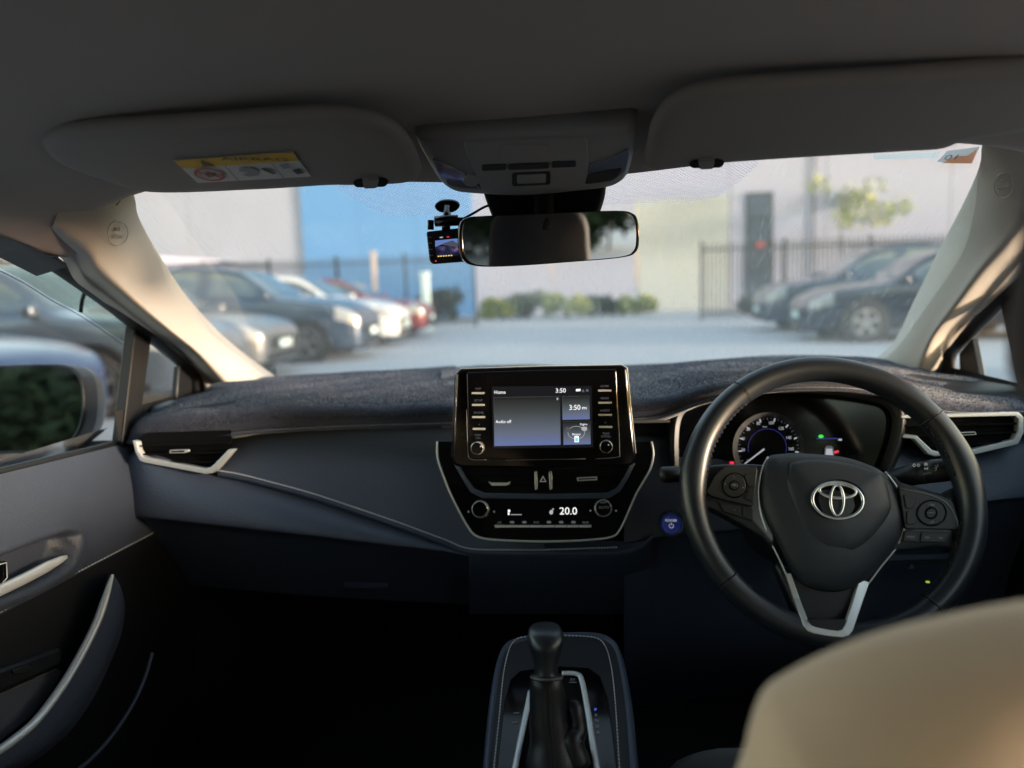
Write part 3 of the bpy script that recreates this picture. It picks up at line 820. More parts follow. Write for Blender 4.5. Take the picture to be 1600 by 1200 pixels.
# driver vent, mirrored shape with a top bar
fo = [(1408, 648), (1592, 644), (1600, 652), (1600, 676), (1592, 694), (1520, 711), (1460, 713), (1450, 710), (1428, 686), (1410, 684)]
fi = [(1408, 654), (1586, 650), (1592, 656), (1592, 673), (1585, 687), (1518, 703), (1464, 706), (1456, 703), (1433, 681), (1412, 678)]
v2, vp2 = vent(fo, fi, 1.15, 1500, 680, None)
pxplate('vent_cavity', vp2, [(1406, 650), (1590, 646), (1596, 655), (1596, 676), (1588, 690), (1520, 707), (1460, 709), (1430, 683), (1406, 682)], .004, 'matt_black', v2, h=-.012)
for y0, y1, x0, x1 in ((664, 661, 1412, 1590), (681, 674, 1434, 1590), (697, 689, 1452, 1582)):
    pxplate('vent_slat', vp2, [(x0, y0), (x1, y1), (x1, y1 + 2.4), (x0, y0 + 2.4)], .014, 'matt_black', v2, h=-.001)
pxplate('vent_tab', vp2, [(1494, 676), (1524, 674.5), (1526, 679), (1494, 681)], .006, 'satin_silver', v2, h=.005, r=1)
pxplate('tab_face', vp2, [(1496, 677.2), (1523, 675.7), (1524, 678), (1496, 679.7)], .002, 'gloss_black', v2, h=.0056)
# small silver strip between screen and cluster
pxplate('trim_strip', Pl(at(1020, 659, Y=1.14), (0, -1, .2)), [(990, 657), (1047, 656), (1047, 660), (990, 661)], .006, 'dull_metal', db)

# ================================================================== centre stack
IP = Pl(at(848, 645, Y=1.06), (0, -1, .14))
CP = Pl(at(848, 800, Y=1.085), (0, -1, .32))
# outer shroud with thin silver outline
line = [(683, 690), (684, 716), (692, 741), (702, 767), (716, 796), (731, 823), (742, 836), (760, 842), (802, 845), (858, 846), (915, 844), (956, 839), (969, 827), (981, 802), (994, 772), (1006, 751), (1016, 733), (1021, 710), (1018, 690)]
pn = pxplate('climate_panel', CP, line, .03, 'gloss_black', db, h=0.0)
tube('silver_outline', cr([CP.at(x, y, .001) for x, y in line], 4), .0016, 'satin_silver', pn, seg=8)
# V-shaped lip below the centre vents
lipo = [(709, 725), (722, 748), (735, 769), (753, 778), (850, 780), (952, 778), (969, 768), (982, 746), (993, 724)]
lipi = [(716, 725), (727, 746), (740, 763), (756, 770), (850, 772), (949, 770), (964, 762), (976, 744), (986, 724)]
ring('vent_lip', [CP.at(x, y, .010) for x, y in lipo], [CP.at(x, y, .014) for x, y in lipi], CP.n, .012, 'dash_soft', pn, bevel=.001, closed=False)
cv = pxplate('centre_vent', CP, [(716, 722), (727, 745), (740, 762), (756, 769), (850, 771), (949, 769), (964, 761), (976, 743), (986, 722)], .002, 'matt_black', db, h=.003)
for y in (742, 756):
    pxplate('vent_slat', CP, [(730 + (y - 742) * .6, y), (834, y + .5), (834, y + 2.5), (731 + (y - 742) * .6, y + 2)], .004, 'gloss_black', cv, h=.0075)
    pxplate('vent_slat', CP, [(866, y + .5), (972 - (y - 742) * .6, y - 1), (972 - (y - 742) * .6, y + 1), (866, y + 2.5)], .004, 'gloss_black', cv, h=.0075)
pxplate('vent_tab', CP, [(763, 752), (766, 754), (793, 754), (797, 752), (795, 757), (790, 758.5), (768, 758.5)], .008, 'satin_silver', cv, h=.012)
ring('vent_tab', pxs(CP, [(901, 746), (933, 744.5), (933, 750), (902, 751.5)], .012), pxs(CP, [(903.5, 747.6), (931, 746.3), (931, 748.4), (904, 749.8)], .012), CP.n, .004, 'satin_silver', cv)
for x in (835, 858):
    pxplate('hazard_cheek', CP, [(x, 737), (x + 4, 736), (x + 5, 764), (x + 1, 766)], .010, 'chrome', cv, h=.014, r=1, bevel=.0006)
pxplate('hazard_button', CP, [(841, 735), (857, 735), (857, 766), (841, 766)], .008, 'gloss_black', cv, h=.0125)
tri = [(848.5, 743), (854, 753), (843, 753)]; tri2 = [(848.5, 746), (851.7, 751.6), (845.3, 751.6)]
ring('hazard_triangle', pxs(CP, tri, .0135), pxs(CP, tri2, .0135), CP.n, .0006, 'white_print', cv)
# climate controls
for cx, cy, ttl in ((752, 795.5, ''), (942.5, 794, 'AUTO')):
    c = CP.at(cx, cy); r = 13.5 * CP.scale(cx, cy)
    k_ = lathe('climate_knob', c, CP.n, [(r * 1.06, -.002), (r * 1.06, .006), (r * 1.02, .012), (r * .84, .0145), (r * .82, .0125), (r * .02, .0125)], 'chrome', db, seg=36)
    cyl('knob_face', c + CP.n * .0132, CP.n, r * .83, .002, 'gloss_black', k_)
    if ttl:
        text('knob_lettering', 'AUTO', CP, cx + 1, cy - 1, 4, 'grey_print', k_, h=.0142)
        pxplate('knob_mark', CP, rect(cx - 5, cy - 9, cx + 5, cy - 8), .0005, 'grey_print', k_, h=.0142)
    for sx in (-1, 1):
        pxplate('range_mark', CP, circ(cx + sx * 20, cy + 4, 1.6), .0005, 'lit_grey', pn, h=.0012)
text('temperature_reading', '20.0', CP, 888, 799, 11, 'lit_white', pn, h=.0012, sx=1.02)
pxplate('fan_speed_mark', CP, rect(793.5, 796.5, 797, 800), .0005, 'lit_white', pn, h=.0012)
pxplate('fan_speed_mark', CP, rect(793.5, 800.8, 796, 804.5), .0005, 'lit_white', pn, h=.0012)
pxplate('fan_speed_mark', CP, rect(798, 803.6, 815, 804.6), .0005, 'lit_dim', pn, h=.0012)
pxplate('airflow_mark', CP, [(860, 797), (864, 797), (864, 803), (860, 804), (858, 801)], .0005, 'lit_dim', pn, h=.0012)
pxplate('airflow_mark', CP, circ(864, 795.5, 1.4, n=10), .0005, 'lit_dim', pn, h=.0012)
bn = ['A/C', '', '', 'ECO', '', '', '', 'REAR']
x0 = 771
for i in range(8):
    w = 19.2
    pxplate('climate_button', CP, [(x0 + (1.5 if i == 0 else 0), 820.4), (x0 + w - .9, 820.2), (x0 + w - .9, 824.2), (x0 + (2.5 if i == 0 else 0), 824.4)], .004, 'satin_silver', pn, h=.004, bevel=.0003)
    cx = x0 + w / 2
    if bn[i]: text('button_lettering', bn[i], CP, cx, 816.5, 3.0, 'lit_grey', pn, h=.0012)
    else:
        pxplate('button_symbol', CP, [(cx - 4, 816), (cx - 2, 814), (cx + 3, 814), (cx + 4, 817.5), (cx - 1, 818)], .0005, 'lit_grey', pn, h=.0012)
    x0 += w

# touch screen unit standing proud of the dash
hx = [(712, 583), (719, 575.5), (846, 571.5), (972, 569.5), (980, 574.5), (986, 640), (993, 708), (990, 726), (976, 730), (848, 733), (722, 731), (709, 727), (706.5, 716), (709, 650)]
ts = pxplate('touch_screen', IP, hx, .05, 'gloss_black', db, h=.012, bevel=.004, r=3)
tube('edge_line', [IP.at(x, y, .009) for x, y in ((712, 584), (719, 576), (846, 572), (972, 570), (980, 575), (986, 640), (993.5, 708))], .0009, 'satin_silver', ts, seg=6)
tube('edge_line', [IP.at(x, y, .006) for x, y in ((711, 586), (708.5, 650), (706, 714))], .0009, 'dull_metal', ts, seg=6)
fx = [(729, 582), (848, 578), (963, 577), (969, 714), (852, 719), (733, 717)]
pxplate('face_panel', IP, fx, .006, 'gloss_black', ts, h=.0155, bevel=.0012, r=4)
for pts_ in ([(729, 640), (731, 700), (735, 717), (760, 718.5)], [(966, 640), (968, 705), (965, 714), (930, 717)], [(790, 719), (915, 717)]):
    tube('face_line', cr([IP.at(x, y, .0157) for x, y in pts_], 4), .0005, 'dull_metal', ts, seg=6)
def screen_mat():
    mt = bpy.data.materials.new('screen_glow'); mt.use_nodes = True
    nt = mt.node_tree; b = nt.nodes['Principled BSDF']; b.inputs['Base Color'].default_value = (.01, .01, .012, 1); b.inputs['Roughness'].default_value = .15
    tc = nt.nodes.new('ShaderNodeTexCoord'); sp_ = nt.nodes.new('ShaderNodeSeparateXYZ'); nt.links.new(tc.outputs['UV'], sp_.inputs[0])
    r = nt.nodes.new('ShaderNodeValToRGB'); cr_ = r.color_ramp
    cr_.elements[0].position = 0; cr_.elements[0].color = (.085, .11, .24, 1)
    cr_.elements[1].position = 1; cr_.elements[1].color = (.004, .005, .006, 1)
    e = cr_.elements.new(.28); e.color = (.075, .09, .12, 1)
    e = cr_.elements.new(.70); e.color = (.028, .034, .034, 1)
    nt.links.new(sp_.outputs['Y'], r.inputs['Fac'])
    nt.links.new(r.outputs['Color'], b.inputs['Emission Color']); b.inputs['Emission Strength'].default_value = 1.3 * GLOW
    MATS['screen_glow'] = mt
screen_mat()
def screen(name, pts_, h, m_='screen_glow'):
    o = mesh_obj(name, pxs(IP, pts_, h), [(0, 1, 2, 3)], m_, ts)
    uvl = o.data.uv_layers.new(name='UVMap')
    for l, uv in zip(o.data.loops, ((0, 1), (1, 1), (1, 0), (0, 0))):
        uvl.data[l.index].uv = [((0, 1), (1, 1), (1, 0), (0, 0))[l.vertex_index]][0]
    return o
mat('screen_black', (.004, .004, .005), .12, emit=(.006, .007, .009), estr=1)
screen('display', [(768, 604), (924, 603), (927, 699), (770, 701)], .0161, 'screen_black')
screen('audio_tile', [(771.5, 621), (874.5, 619.5), (876, 695), (772.5, 697)], .0166)
screen('clock_tile', [(878.5, 619.5), (920.5, 618.5), (921.5, 655), (879, 656)], .0166)
screen('energy_tile', [(880, 658.5), (922, 657.5), (923, 694), (880.5, 695)], .0166)
def outl(pts_, h=.0170):
    tube('tile_outline', pxs(IP, pts_, h), .00022, 'lit_grey', ts, closed=True, seg=4)
outl([(771.5, 621), (874.5, 619.5), (876, 695), (772.5, 697)]); outl([(878.5, 619.5), (920.5, 618.5), (921.5, 655), (879, 656)]); outl([(880, 658.5), (922, 657.5), (923, 694), (880.5, 695)])
text('screen_lettering', 'Home', IP, 781, 613, 5.2, 'lit_white', ts, h=.0170, sx=.95)
text('screen_lettering', '3:50', IP, 876, 610.5, 6.6, 'lit_white', ts, h=.0170)
text('screen_lettering', '3:50', IP, 898, 637, 7.6, 'lit_white', ts, h=.0172, sx=.95)
text('screen_lettering', 'PM', IP, 913, 638.2, 4, 'lit_white', ts, h=.0172)
text('screen_lettering', 'Audio off', IP, 786.5, 659, 4.6, 'lit_white', ts, h=.0172, sx=.95)
text('screen_lettering', 'Engine', IP, 912, 663, 3.0, 'lit_white', ts, h=.0172)
text('screen_lettering', 'Battery', IP, 900.5, 678.5, 3.0, 'lit_white', ts, h=.0172)
screen('status_icon', [(900, 608), (907, 607.5), (907, 611), (900, 611.5)], .0168, 'lit_white')
screen('status_icon', [(909, 609), (913, 609), (913, 612.5), (909, 612.5)], .0168, 'lit_grey')
screen('status_icon', [(915.5, 608), (919.5, 608), (919.5, 612), (915.5, 612)], .0168, 'lit_grey')
screen('note_icon', [(869.5, 621.5), (872.5, 621.5), (872, 625), (870, 625)], .0172, 'lit_dim')
tube('energy_flow', [IP.at(p[0], p[1], .0170) for p in circ(900.5, 676, 13, 10, 28)], .00035, 'lit_dim', ts, closed=True, seg=4)
pxplate('battery_icon', IP, rect(897.5, 681, 904.5, 691), .0003, 'lit_white', ts, h=.0174, r=1)
pxplate('battery_charge', IP, rect(898.8, 684, 903.2, 690), .0003, 'lit_cyan', ts, h=.0177)
pxplate('wheel_icon', IP, circ(887, 671.5, 4, n=14), .0003, 'lit_grey', ts, h=.0174)
pxplate('engine_icon', IP, [(908, 668), (911, 666.5), (917, 667), (917.5, 672), (913, 674), (909, 672)], .0003, 'lit_dim', ts, h=.0174)
for i, (y, nm) in enumerate(((613.5, 'MAP'), (632, 'SETUP'), (651, 'PHONE'), (669.5, '<'))):
    xl = 737 + i * .5
    pxplate('screen_button', IP, rect(xl, y - .8, xl + 19.5, y + 2.2), .003, 'satin_silver', ts, h=.0175, r=.8)
    text('button_lettering', nm, IP, xl + 10, y - 6, 3.2, 'lit_grey', ts, h=.0160)
for i, (y, nm) in enumerate(((609.5, 'HOME'), (628.5, 'MENU'), (647.5, 'AUDIO'), (666.5, '>'))):
    xl = 934.5 + i * .4
    pxplate('screen_button', IP, rect(xl, y - .8, xl + 21, y + 2.2), .003, 'satin_silver', ts, h=.0175, r=.8)
    text('button_lettering', nm, IP, xl + 10, y - 6, 3.2, 'lit_grey', ts, h=.0160)
for cx, cy, a, b in ((747, 699.5, 'PWR', 'VOL'), (947, 697, 'TUNE', 'SCROLL')):
    c = IP.at(cx, cy, .0155); r = 10.3 * IP.scale(cx, cy)
    k_ = lathe('screen_knob', c, IP.n, [(r, -.001), (r, .008), (r * .95, .0105), (r * .86, .0115), (r * .84, .0105), (r * .02, .0105)], 'chrome', db, seg=32)
    cyl('knob_face', c + IP.n * .0110, IP.n, r * .85, .001, 'gloss_black', k_)
    pxplate('knob_dot', IP, circ(cx + 4, cy - 2, 1.2, n=10), .0004, 'white_print', k_, h=.0270)
    text('button_lettering', a, IP, cx, cy - 19.5, 3.0, 'lit_grey', ts, h=.0160)
    text('button_lettering', b, IP, cx, cy - 15, 3.0, 'lit_grey', ts, h=.0160)

# start button
SP = Pl(at(1048, 818, Y=1.135), (0, -1, .15))
c = SP.at(1048, 818); r = 18.5 * SP.scale(1048, 818)
sb = lathe('start_button', c, SP.n, [(r * 1.12, -.01), (r * 1.1, .003), (r * 1.0, .007), (r * .88, .006), (r * .86, .003), (r * .02, .003)], 'dull_metal', db, seg=40)
lathe('button_face', c, SP.n, [(r * .84, .0), (r * .84, .006), (r * .76, .0085), (r * .02, .0088)], 'start_blue', sb, seg=36)
text('start_lettering', 'POWER', SP, 1048.5, 813.5, 4.0, 'lit_dim', sb, h=.0095, sx=.9)
tube('power_symbol', [SP.at(p[0], p[1], .0095) for p in circ(1049, 821.5, 3.4, 3.4, 16, radians(115), radians(425))], .0004, 'lit_dim', sb, seg=5)
tube('power_symbol', [SP.at(1049, 816.8, .0095), SP.at(1049, 821, .0095)], .0004, 'lit_dim', sb, seg=5)

# ================================================================== instrument cluster
KP = Pl(at(1235, 690, Y=1.15), (0, -1, .22))
bez = [(1055, 735), (1054, 690), (1057, 658), (1066, 640), (1084, 629), (1125, 619), (1165, 611), (1210, 607.5), (1275, 607.5), (1345, 616), (1392, 629), (1406, 645), (1407, 667), (1400, 698), (1386, 735)]
ic = pxplate('instrument_cluster', KP, bez, .004, 'gloss_black', db, h=-.02)
bi = []
cx0, cy0 = 1232, 685
for x, y in bez: bi.append((x + (cx0 - x) * .035, y + (cy0 - y) * (.075 if y < 660 else .02)))
ring('cluster_bezel', [KP.at(x, y, .006) for x, y in cr([V(p) for p in bez], 4)], [KP.at(x, y, .001) for x, y in cr([V(p) for p in bi], 4)], KP.n, .02, 'dull_metal', ic, closed=False, smooth=40)
hood = [[KP.at(x, y, h) for x, y in cr([V((x + (x - cx0) * k, y + (y - cy0) * k)) for x, y in bez], 4)] for k, h in ((-.036, -.022), (-.03, .0), (0, .0055), (.03, .004), (.07, -.03))]
grid('cluster_hood', hood, 'dash_hard', ic)
GX, GY = 1201, 700
gr = lambda p, h=-.015: KP.at(p[0], p[1], h)
R1 = 56
lath_o = [gr(p, -.004) for p in circ(GX, GY, R1, R1, 48)]; lath_i = [gr(p, -.016) for p in circ(GX, GY, R1 * .865, R1 * .865, 48)]
ring('gauge_ring', lath_o, lath_i, KP.n, .004, 'dull_metal', ic, smooth=50)
pxplate('gauge_face', KP, circ(GX, GY, R1 * .88, n=40), .001, 'gloss_black', ic, h=-.0165)
def ga(v): return radians(225 - v * 1.36)     # 0 at lower left, 160 at the right
GA = {0: 226, 20: 186, 40: 161, 60: 136, 80: 107, 100: 78, 120: 50, 140: 20, 160: -8}
ks = sorted(GA)
def gang(v): return radians(interp(v, ks, [GA[k] for k in ks]))
for v in range(0, 161, 5):
    a = gang(v); big = v % 20 == 0; half = v % 10 == 0
    r0_, r1_ = R1 * .845, R1 * (.75 if big else .79 if half else .81)
    w = 1.0 if big else .6 if half else .4
    d = V((cos(a), -sin(a))); nn = V((d.y, -d.x))
    c0, c1 = V((GX, GY)) + d * r0_, V((GX, GY)) + d * r1_
    pxplate('gauge_tick', KP, [c0 + nn * w, c1 + nn * w, c1 - nn * w, c0 - nn * w], .0004, 'lit_dim' if big else 'lit_grey', ic, h=-.0158)
for v, x, y in ((20, 1161, 703), (40, 1161, 685.5), (60, 1169.5, 671), (80, 1185, 661.5), (100, 1205, 661), (120, 1220.5, 669.5), (140, 1232, 684), (160, 1236, 701.5)):
    text('gauge_numeral', str(v), KP, x, y, 4.8, 'lit_dim', ic, h=-.0155, sx=.82)
text('gauge_unit', 'km/h', KP, 1195, 666.8, 2.4, 'lit_dim', ic, h=-.0155)
text('gauge_numeral', '0', KP, 1168.5, 720, 5, 'lit_grey', ic, h=-.0155)
tube('gauge_arc', [gr(p, -.0158) for p in circ(1199, 700, 30, 30, 30, radians(-15), radians(200))], .0004, 'lit_navy', ic, seg=5)
pxplate('gauge_needle', KP, [(1193.5, 700.5), (1195, 702.5), (1164, 725.5), (1163, 724.5)], .0006, 'lit_dim', ic, h=-.0145)
pxplate('ready_lamp', KP, [(1278.5, 681.5), (1281, 679.3), (1285, 679.3), (1287.5, 682), (1285, 684.3), (1280, 684.3)], .0004, 'lit_green', ic, h=-.015)
pxplate('economy_bar', KP, rect(1275, 684.6, 1310, 686), .0004, 'lit_navy', ic, h=-.015)
pxplate('economy_mark', KP, rect(1310, 685.5, 1315.5, 688.5), .0004, 'lit_dim', ic, h=-.015)
pxplate('car_diagram', KP, [(1288, 712), (1289, 699), (1292, 696.5), (1299, 696.5), (1302, 699), (1303.5, 712)], .0004, 'lit_grey', ic, h=-.0152)
pxplate('car_diagram', KP, [(1290, 711), (1291, 701), (1300, 701), (1302, 711)], .0004, 'lit_dim', ic, h=-.0147)
pxplate('door_open_lamp', KP, [(1302.5, 705), (1310, 703.6), (1311, 706.5), (1304.5, 709)], .0004, 'lit_red', ic, h=-.0147)
pxplate('brake_lamp', KP, rect(1140, 721, 1147, 725.5), .0004, 'lit_red', ic, h=-.0147, r=1)
pxplate('belt_lamp', KP, rect(1151, 719.5, 1153.5, 722.5), .0004, 'lit_red', ic, h=-.0147)
text('gauge_numeral', 'H', KP, 1127, 678, 3.5, 'lit_navy', ic, h=-.0155)
text('gauge_numeral', '00', KP, 1115.5, 690, 4.2, 'lit_grey', ic, h=-.0155)
pxplate('fuel_mark', KP, rect(1106, 713.5, 1108.5, 716), .0004, 'lit_dim', ic, h=-.015)

# ---- stalks
tube('wiper_stalk', [at(1030, 742, Y=1.0), at(1036, 742, Y=1.0), at(1055, 741, Y=1.01), at(1120, 742, Y=1.05), at(1220, 760, Y=1.1)], [.009, .0125, .0125, .010, .009], 'switch_plastic', db, seg=16, flat=(1, .9))
lsw = tube('lamp_stalk', [at(1340, 770, Y=1.08), at(1390, 750, Y=1.02), at(1430, 741, Y=1.0), at(1446, 738.5, Y=.995)], [.009, .0135, .0150, .0155], 'switch_plastic', db, seg=18, flat=(1, .95))
tube('stalk_end', [at(1447, 738, Y=.995), at(1460, 736, Y=.99), at(1490, 733, Y=.985), at(1496, 732, Y=.985)], [.0155, .016, .0155, .013], 'switch_plastic', db, seg=18, flat=(1, .95))
TP = Pl(at(1440, 733, Y=.977), (0, -1, .35), (1, 0, .05))
for cx in (1428.5, 1435.5):
    ring('stalk_symbol', pxs(TP, [(cx - 3, 727), (cx, 724), (cx + 3, 727), (cx, 730)], .001), pxs(TP, [(cx - 1.8, 727), (cx, 725.2), (cx + 1.8, 727), (cx, 728.8)], .001), TP.n, .0004, 'white_print', db)
ring('stalk_symbol', pxs(TP, circ(1465.5, 731.5, 3.4, n=16), .001), pxs(TP, circ(1465.5, 731.5, 2.3, n=16), .001), TP.n, .0004, 'white_print', db)
for k in range(8):
    a = k * pi / 4
    pxplate('stalk_symbol', TP, [(1465.5 + cos(a) * 4.2 - sin(a) * .4, 731.5 + sin(a) * 4.2 + cos(a) * .4), (1465.5 + cos(a) * 5.8 - sin(a) * .4, 731.5 + sin(a) * 5.8 + cos(a) * .4), (1465.5 + cos(a) * 5.8 + sin(a) * .4, 731.5 + sin(a) * 5.8 - cos(a) * .4), (1465.5 + cos(a) * 4.2 + sin(a) * .4, 731.5 + sin(a) * 4.2 - cos(a) * .4)], .0003, 'white_print', db, h=.001)
pxplate('stalk_symbol', TP, [(1444, 723), (1449, 722.5), (1449.5, 727), (1444.5, 727.5)], .0003, 'white_print', db, h=.001)
pxplate('stalk_symbol', TP, [(1444.5, 730), (1447, 732), (1450, 730), (1450, 734), (1447, 732.6), (1444.5, 734.5)], .0003, 'white_print', db, h=.001)
text('stalk_lettering', 'AUTO', TP, 1449, 740, 3, 'grey_print', db, h=.001)

# ================================================================== dash mat
mt_root = empty('dash_mat', (0, 1.4, 1.0), 'dark blue grey carpet mat lying over the top of the dashboard', 'dash mat')
mx = [199, 207, 226, 275, 340, 430, 540, 640, 712]
# pixel heights from the underside of the lip to the far edge
lip0 = [693, 694, 693, 690, 685, 676, 670, 667, 665]
lip1 = [690, 689, 687, 682, 677, 671, 666, 663, 661]
lip2 = [684, 672, 657, 646, 640, 634, 632, 630, 630]
mid1 = [679, 664, 648, 628, 617, 608, 606, 605, 604]
mid2 = [676, 659, 643, 622, 606, 597, 593, 590, 588]
far1 = [673, 656, 640, 618, 602, 589, 582, 577, 573]
dL = [1.17, 1.165, 1.16, 1.155, 1.155, 1.155, 1.155, 1.155, 1.155]
def stretch(y): return y
mrow = [(lip0, [d + .05 for d in dL]), (lip0, [d + .006 for d in dL]), (lip1, dL), (lip2, [d + .014 for d in dL]), (mid1, [1.20, 1.24, 1.26, 1.29, 1.32, 1.34, 1.35, 1.35, 1.35]), (mid2, [1.22, 1.27, 1.31, 1.37, 1.42, 1.47, 1.50, 1.50, 1.50]), (far1, [1.24, 1.30, 1.35, 1.42, 1.50, 1.60, 1.66, 1.68, 1.70]), ([f + 12 for f in far1], [1.26, 1.32, 1.38, 1.46, 1.55, 1.64, 1.70, 1.72, 1.74])]
def wob(rows, amp, seed):
    rnd = random.Random(seed)
    ph = [rnd.uniform(0, 6) for _ in range(6)]
    for r in rows:
        for p in r:
            p.z += amp * (sin(p.x * 21 + ph[0]) * sin(p.y * 17 + ph[1]) + .6 * sin(p.x * 47 + ph[2]) * sin(p.y * 39 + ph[3]))
    return rows
matL = grid('mat_section', wob(colgrid(mx, mrow, (8, 5)), .0016, 3), 'mat_pile', mt_root)
# centre strip behind the screen and the driver half with the cluster hood
mx = [690, 760, 850, 940, 985, 1030, 1060, 1090, 1130, 1180, 1240, 1310, 1370, 1410, 1440, 1490, 1540, 1580, 1610, 1640]
lip0 = [667, 664, 662, 660, 660, 656, 646, 634, 624, 616, 611, 611, 617, 628, 641, 648, 648, 647, 646, 650]
lip1 = [662, 660, 657, 655, 655, 650, 640, 629, 619, 611, 606, 606, 612, 623, 637, 645, 646, 645, 645, 648]
lip2 = [632, 629, 626, 624, 622, 617, 610, 602, 596, 592, 590, 590, 594, 603, 614, 624, 628, 631, 634, 645]
mid1 = [604, 602, 600, 597, 594, 590, 586, 582, 578, 576, 575, 576, 580, 588, 596, 606, 612, 618, 628, 643]
mid2 = [588, 586, 584, 582, 580, 577, 574, 571, 568, 566, 565, 566, 570, 578, 586, 595, 602, 611, 624, 642]
far1 = [574, 572, 571, 572, 572, 570, 567, 564, 561, 558, 556, 556, 561, 570, 578, 586, 595, 606, 621, 641]
dF = [1.155, 1.155, 1.155, 1.155, 1.15, 1.145, 1.14, 1.13, 1.12, 1.115, 1.11, 1.11, 1.115, 1.13, 1.15, 1.16, 1.165, 1.17, 1.175, 1.18]
dm1 = [1.35] * 12 + [1.34, 1.33, 1.32, 1.30, 1.28, 1.27, 1.25, 1.22]
dm2 = [1.50] * 12 + [1.48, 1.45, 1.42, 1.38, 1.35, 1.32, 1.29, 1.24]
df = [1.70, 1.71, 1.72, 1.72, 1.72, 1.71, 1.71, 1.70, 1.70, 1.69, 1.68, 1.65, 1.60, 1.55, 1.50, 1.44, 1.40, 1.36, 1.32, 1.26]
mrow = [(lip0, [d + .05 for d in dF]), (lip0, [d + .006 for d in dF]), (lip1, dF), (lip2, [d + .016 for d in dF]), (mid1, dm1), (mid2, dm2), (far1, df), ([f + 12 for f in far1], [d + .04 for d in df])]
matR = grid('mat_section', wob(colgrid(mx, mrow, (7, 5)), .0016, 4), 'mat_pile', mt_root)
# slots cut for the side demister outlets, and the wavy rear hem
from mathutils.bvhtree import BVHTree
def drop_on(o, px, py, lift=.002):
    """Point of mesh o that the pixel looks at."""
    if 'bvh' not in drop_on.__dict__: drop_on.bvh = {}
    if o.name not in drop_on.bvh:
        drop_on.bvh[o.name] = BVHTree.FromPolygons([v.co.copy() for v in o.data.vertices], [tuple(p.vertices) for p in o.data.polygons])
    d = ray(px, py).normalized()
    loc, nrm, _, _ = drop_on.bvh[o.name].ray_cast(CAM, d)
    return (loc - d * lift) if loc is not None else None
mat('slot_dark', (.003, .003, .004), .9)
def surf_poly(name, o, px, m_, parent, lift=.0025):
    pts = [drop_on(o, x, y, lift) for x, y in px]
    pts = [p for p in pts if p is not None]
    if len(pts) > 2: return mesh_obj(name, pts, [tuple(range(len(pts)))], m_, parent)
surf_poly('demister_slot', matL, [(252, 645), (285, 637.5), (330, 631), (368, 625.5), (370, 629), (352, 633.5), (325, 637), (300, 637), (275, 640)], 'slot_dark', mt_root)
surf_poly('demister_slot', matR, [(1414, 586), (1424, 583.5), (1450, 588), (1490, 593), (1518, 596), (1524, 598.5), (1500, 598.5), (1470, 596), (1436, 591.5)], 'slot_dark', mt_root)
tube('hem', cr([at(x, y, Y=d - .002) for x, y, d in zip([199, 207, 226, 275, 340, 430, 540, 640, 712], [691, 691, 690, 686, 681, 673.5, 668, 665, 663], dL)], 6), .0032, 'mat_pile', mt_root, seg=8)
tube('hem', cr([at(x, (a + b) / 2, Y=d - .002) for x, a, b, d in zip(mx, lip0, lip1, dF)], 6), .0032, 'mat_pile', mt_root, seg=8)
# carpet pile: short fibres standing on the mat
def pile(o, n, length, seed, name):
    rnd = random.Random(seed)
    me = o.data
    polys = [p for p in me.polygons]
    tot = 0; cum = []
    for p in polys:
        c = p.center
        w = p.area / max(.6, (c - CAM).length) ** 1.5
        tot += w; cum.append(tot)
    import bisect
    vs_, fs = [], []
    for _ in range(n):
        p = polys[min(bisect.bisect(cum, rnd.random() * tot), len(polys) - 1)]
        v = [me.vertices[i].co for i in p.vertices]
        a, b = rnd.random(), rnd.random()
        c = v[0].lerp(v[1], a).lerp(v[3].lerp(v[2], a), b)
        nn = p.normal
        if nn.dot(CAM - c) < 0 and nn.z < 0: nn = -nn
        if nn.z < -.2: continue
        d = (nn + V((rnd.gauss(0, .55), rnd.gauss(0, .55), rnd.gauss(0, .35)))).normalized()
        w = d.cross(V((rnd.gauss(0, 1), rnd.gauss(0, 1), rnd.gauss(0, 1)))).normalized() * .00032
        L = length * rnd.uniform(.6, 1.3)
        k = len(vs_)
        vs_ += [c - w, c + w, c + d * L]
        fs.append((k, k + 1, k + 2))
    me2 = bpy.data.meshes.new(name); me2.from_pydata(vs_, [], fs)
    q = bpy.data.objects.new(name, me2); link(q); setmat(q, 'mat_fibre'); adopt(q, mt_root); q['kind'] = 'stuff'
mat('mat_fibre', (.042, .053, .100), .9, sheen=.4, mottle=(220, (.068, .078, .122), .2))
pile(matL, 150000, .0026, 5, 'carpet_pile')
pile(matR, 180000, .0026, 6, 'carpet_pile')
# ================================================================== STEERING WHEEL
TW = radians(24.56)
WP = Pl((.3505, .953, .8975), (0, -cos(TW), sin(TW)))
sw = empty('steering_wheel', WP.o, 'black leather steering wheel with silver trim and round emblem', 'steering wheel')
RM, RA = .1710, .0170
def rim_section(a, ra=RA, seg=16):
    c = WP.loc(cos(a) * RM, sin(a) * RM)
    d = (WP.u * cos(a) + WP.v * sin(a))
    # thumb swellings at ten and two, a flatter lower arc
    sw_ = 1 + .10 * math.exp(-((abs(math.remainder(a - radians(90), 2 * pi)) - radians(78)) / .16) ** 2)
    return [c + d * (cos(2 * pi * k / seg) * ra * .98 * sw_) + WP.n * (sin(2 * pi * k / seg) * ra * 1.04) for k in range(seg)]
rim = grid('wheel_rim', [rim_section(2 * pi * i / 120) for i in range(120)], 'leather_smooth', sw, closed_u=True, closed_v=True)
def wang(px, py):
    a, b = WP.uv(WP.at(px, py)); return atan2(b, a)
angs = [wang(1150, 603), wang(1462, 648), wang(1126, 914), wang(1460, 952)]
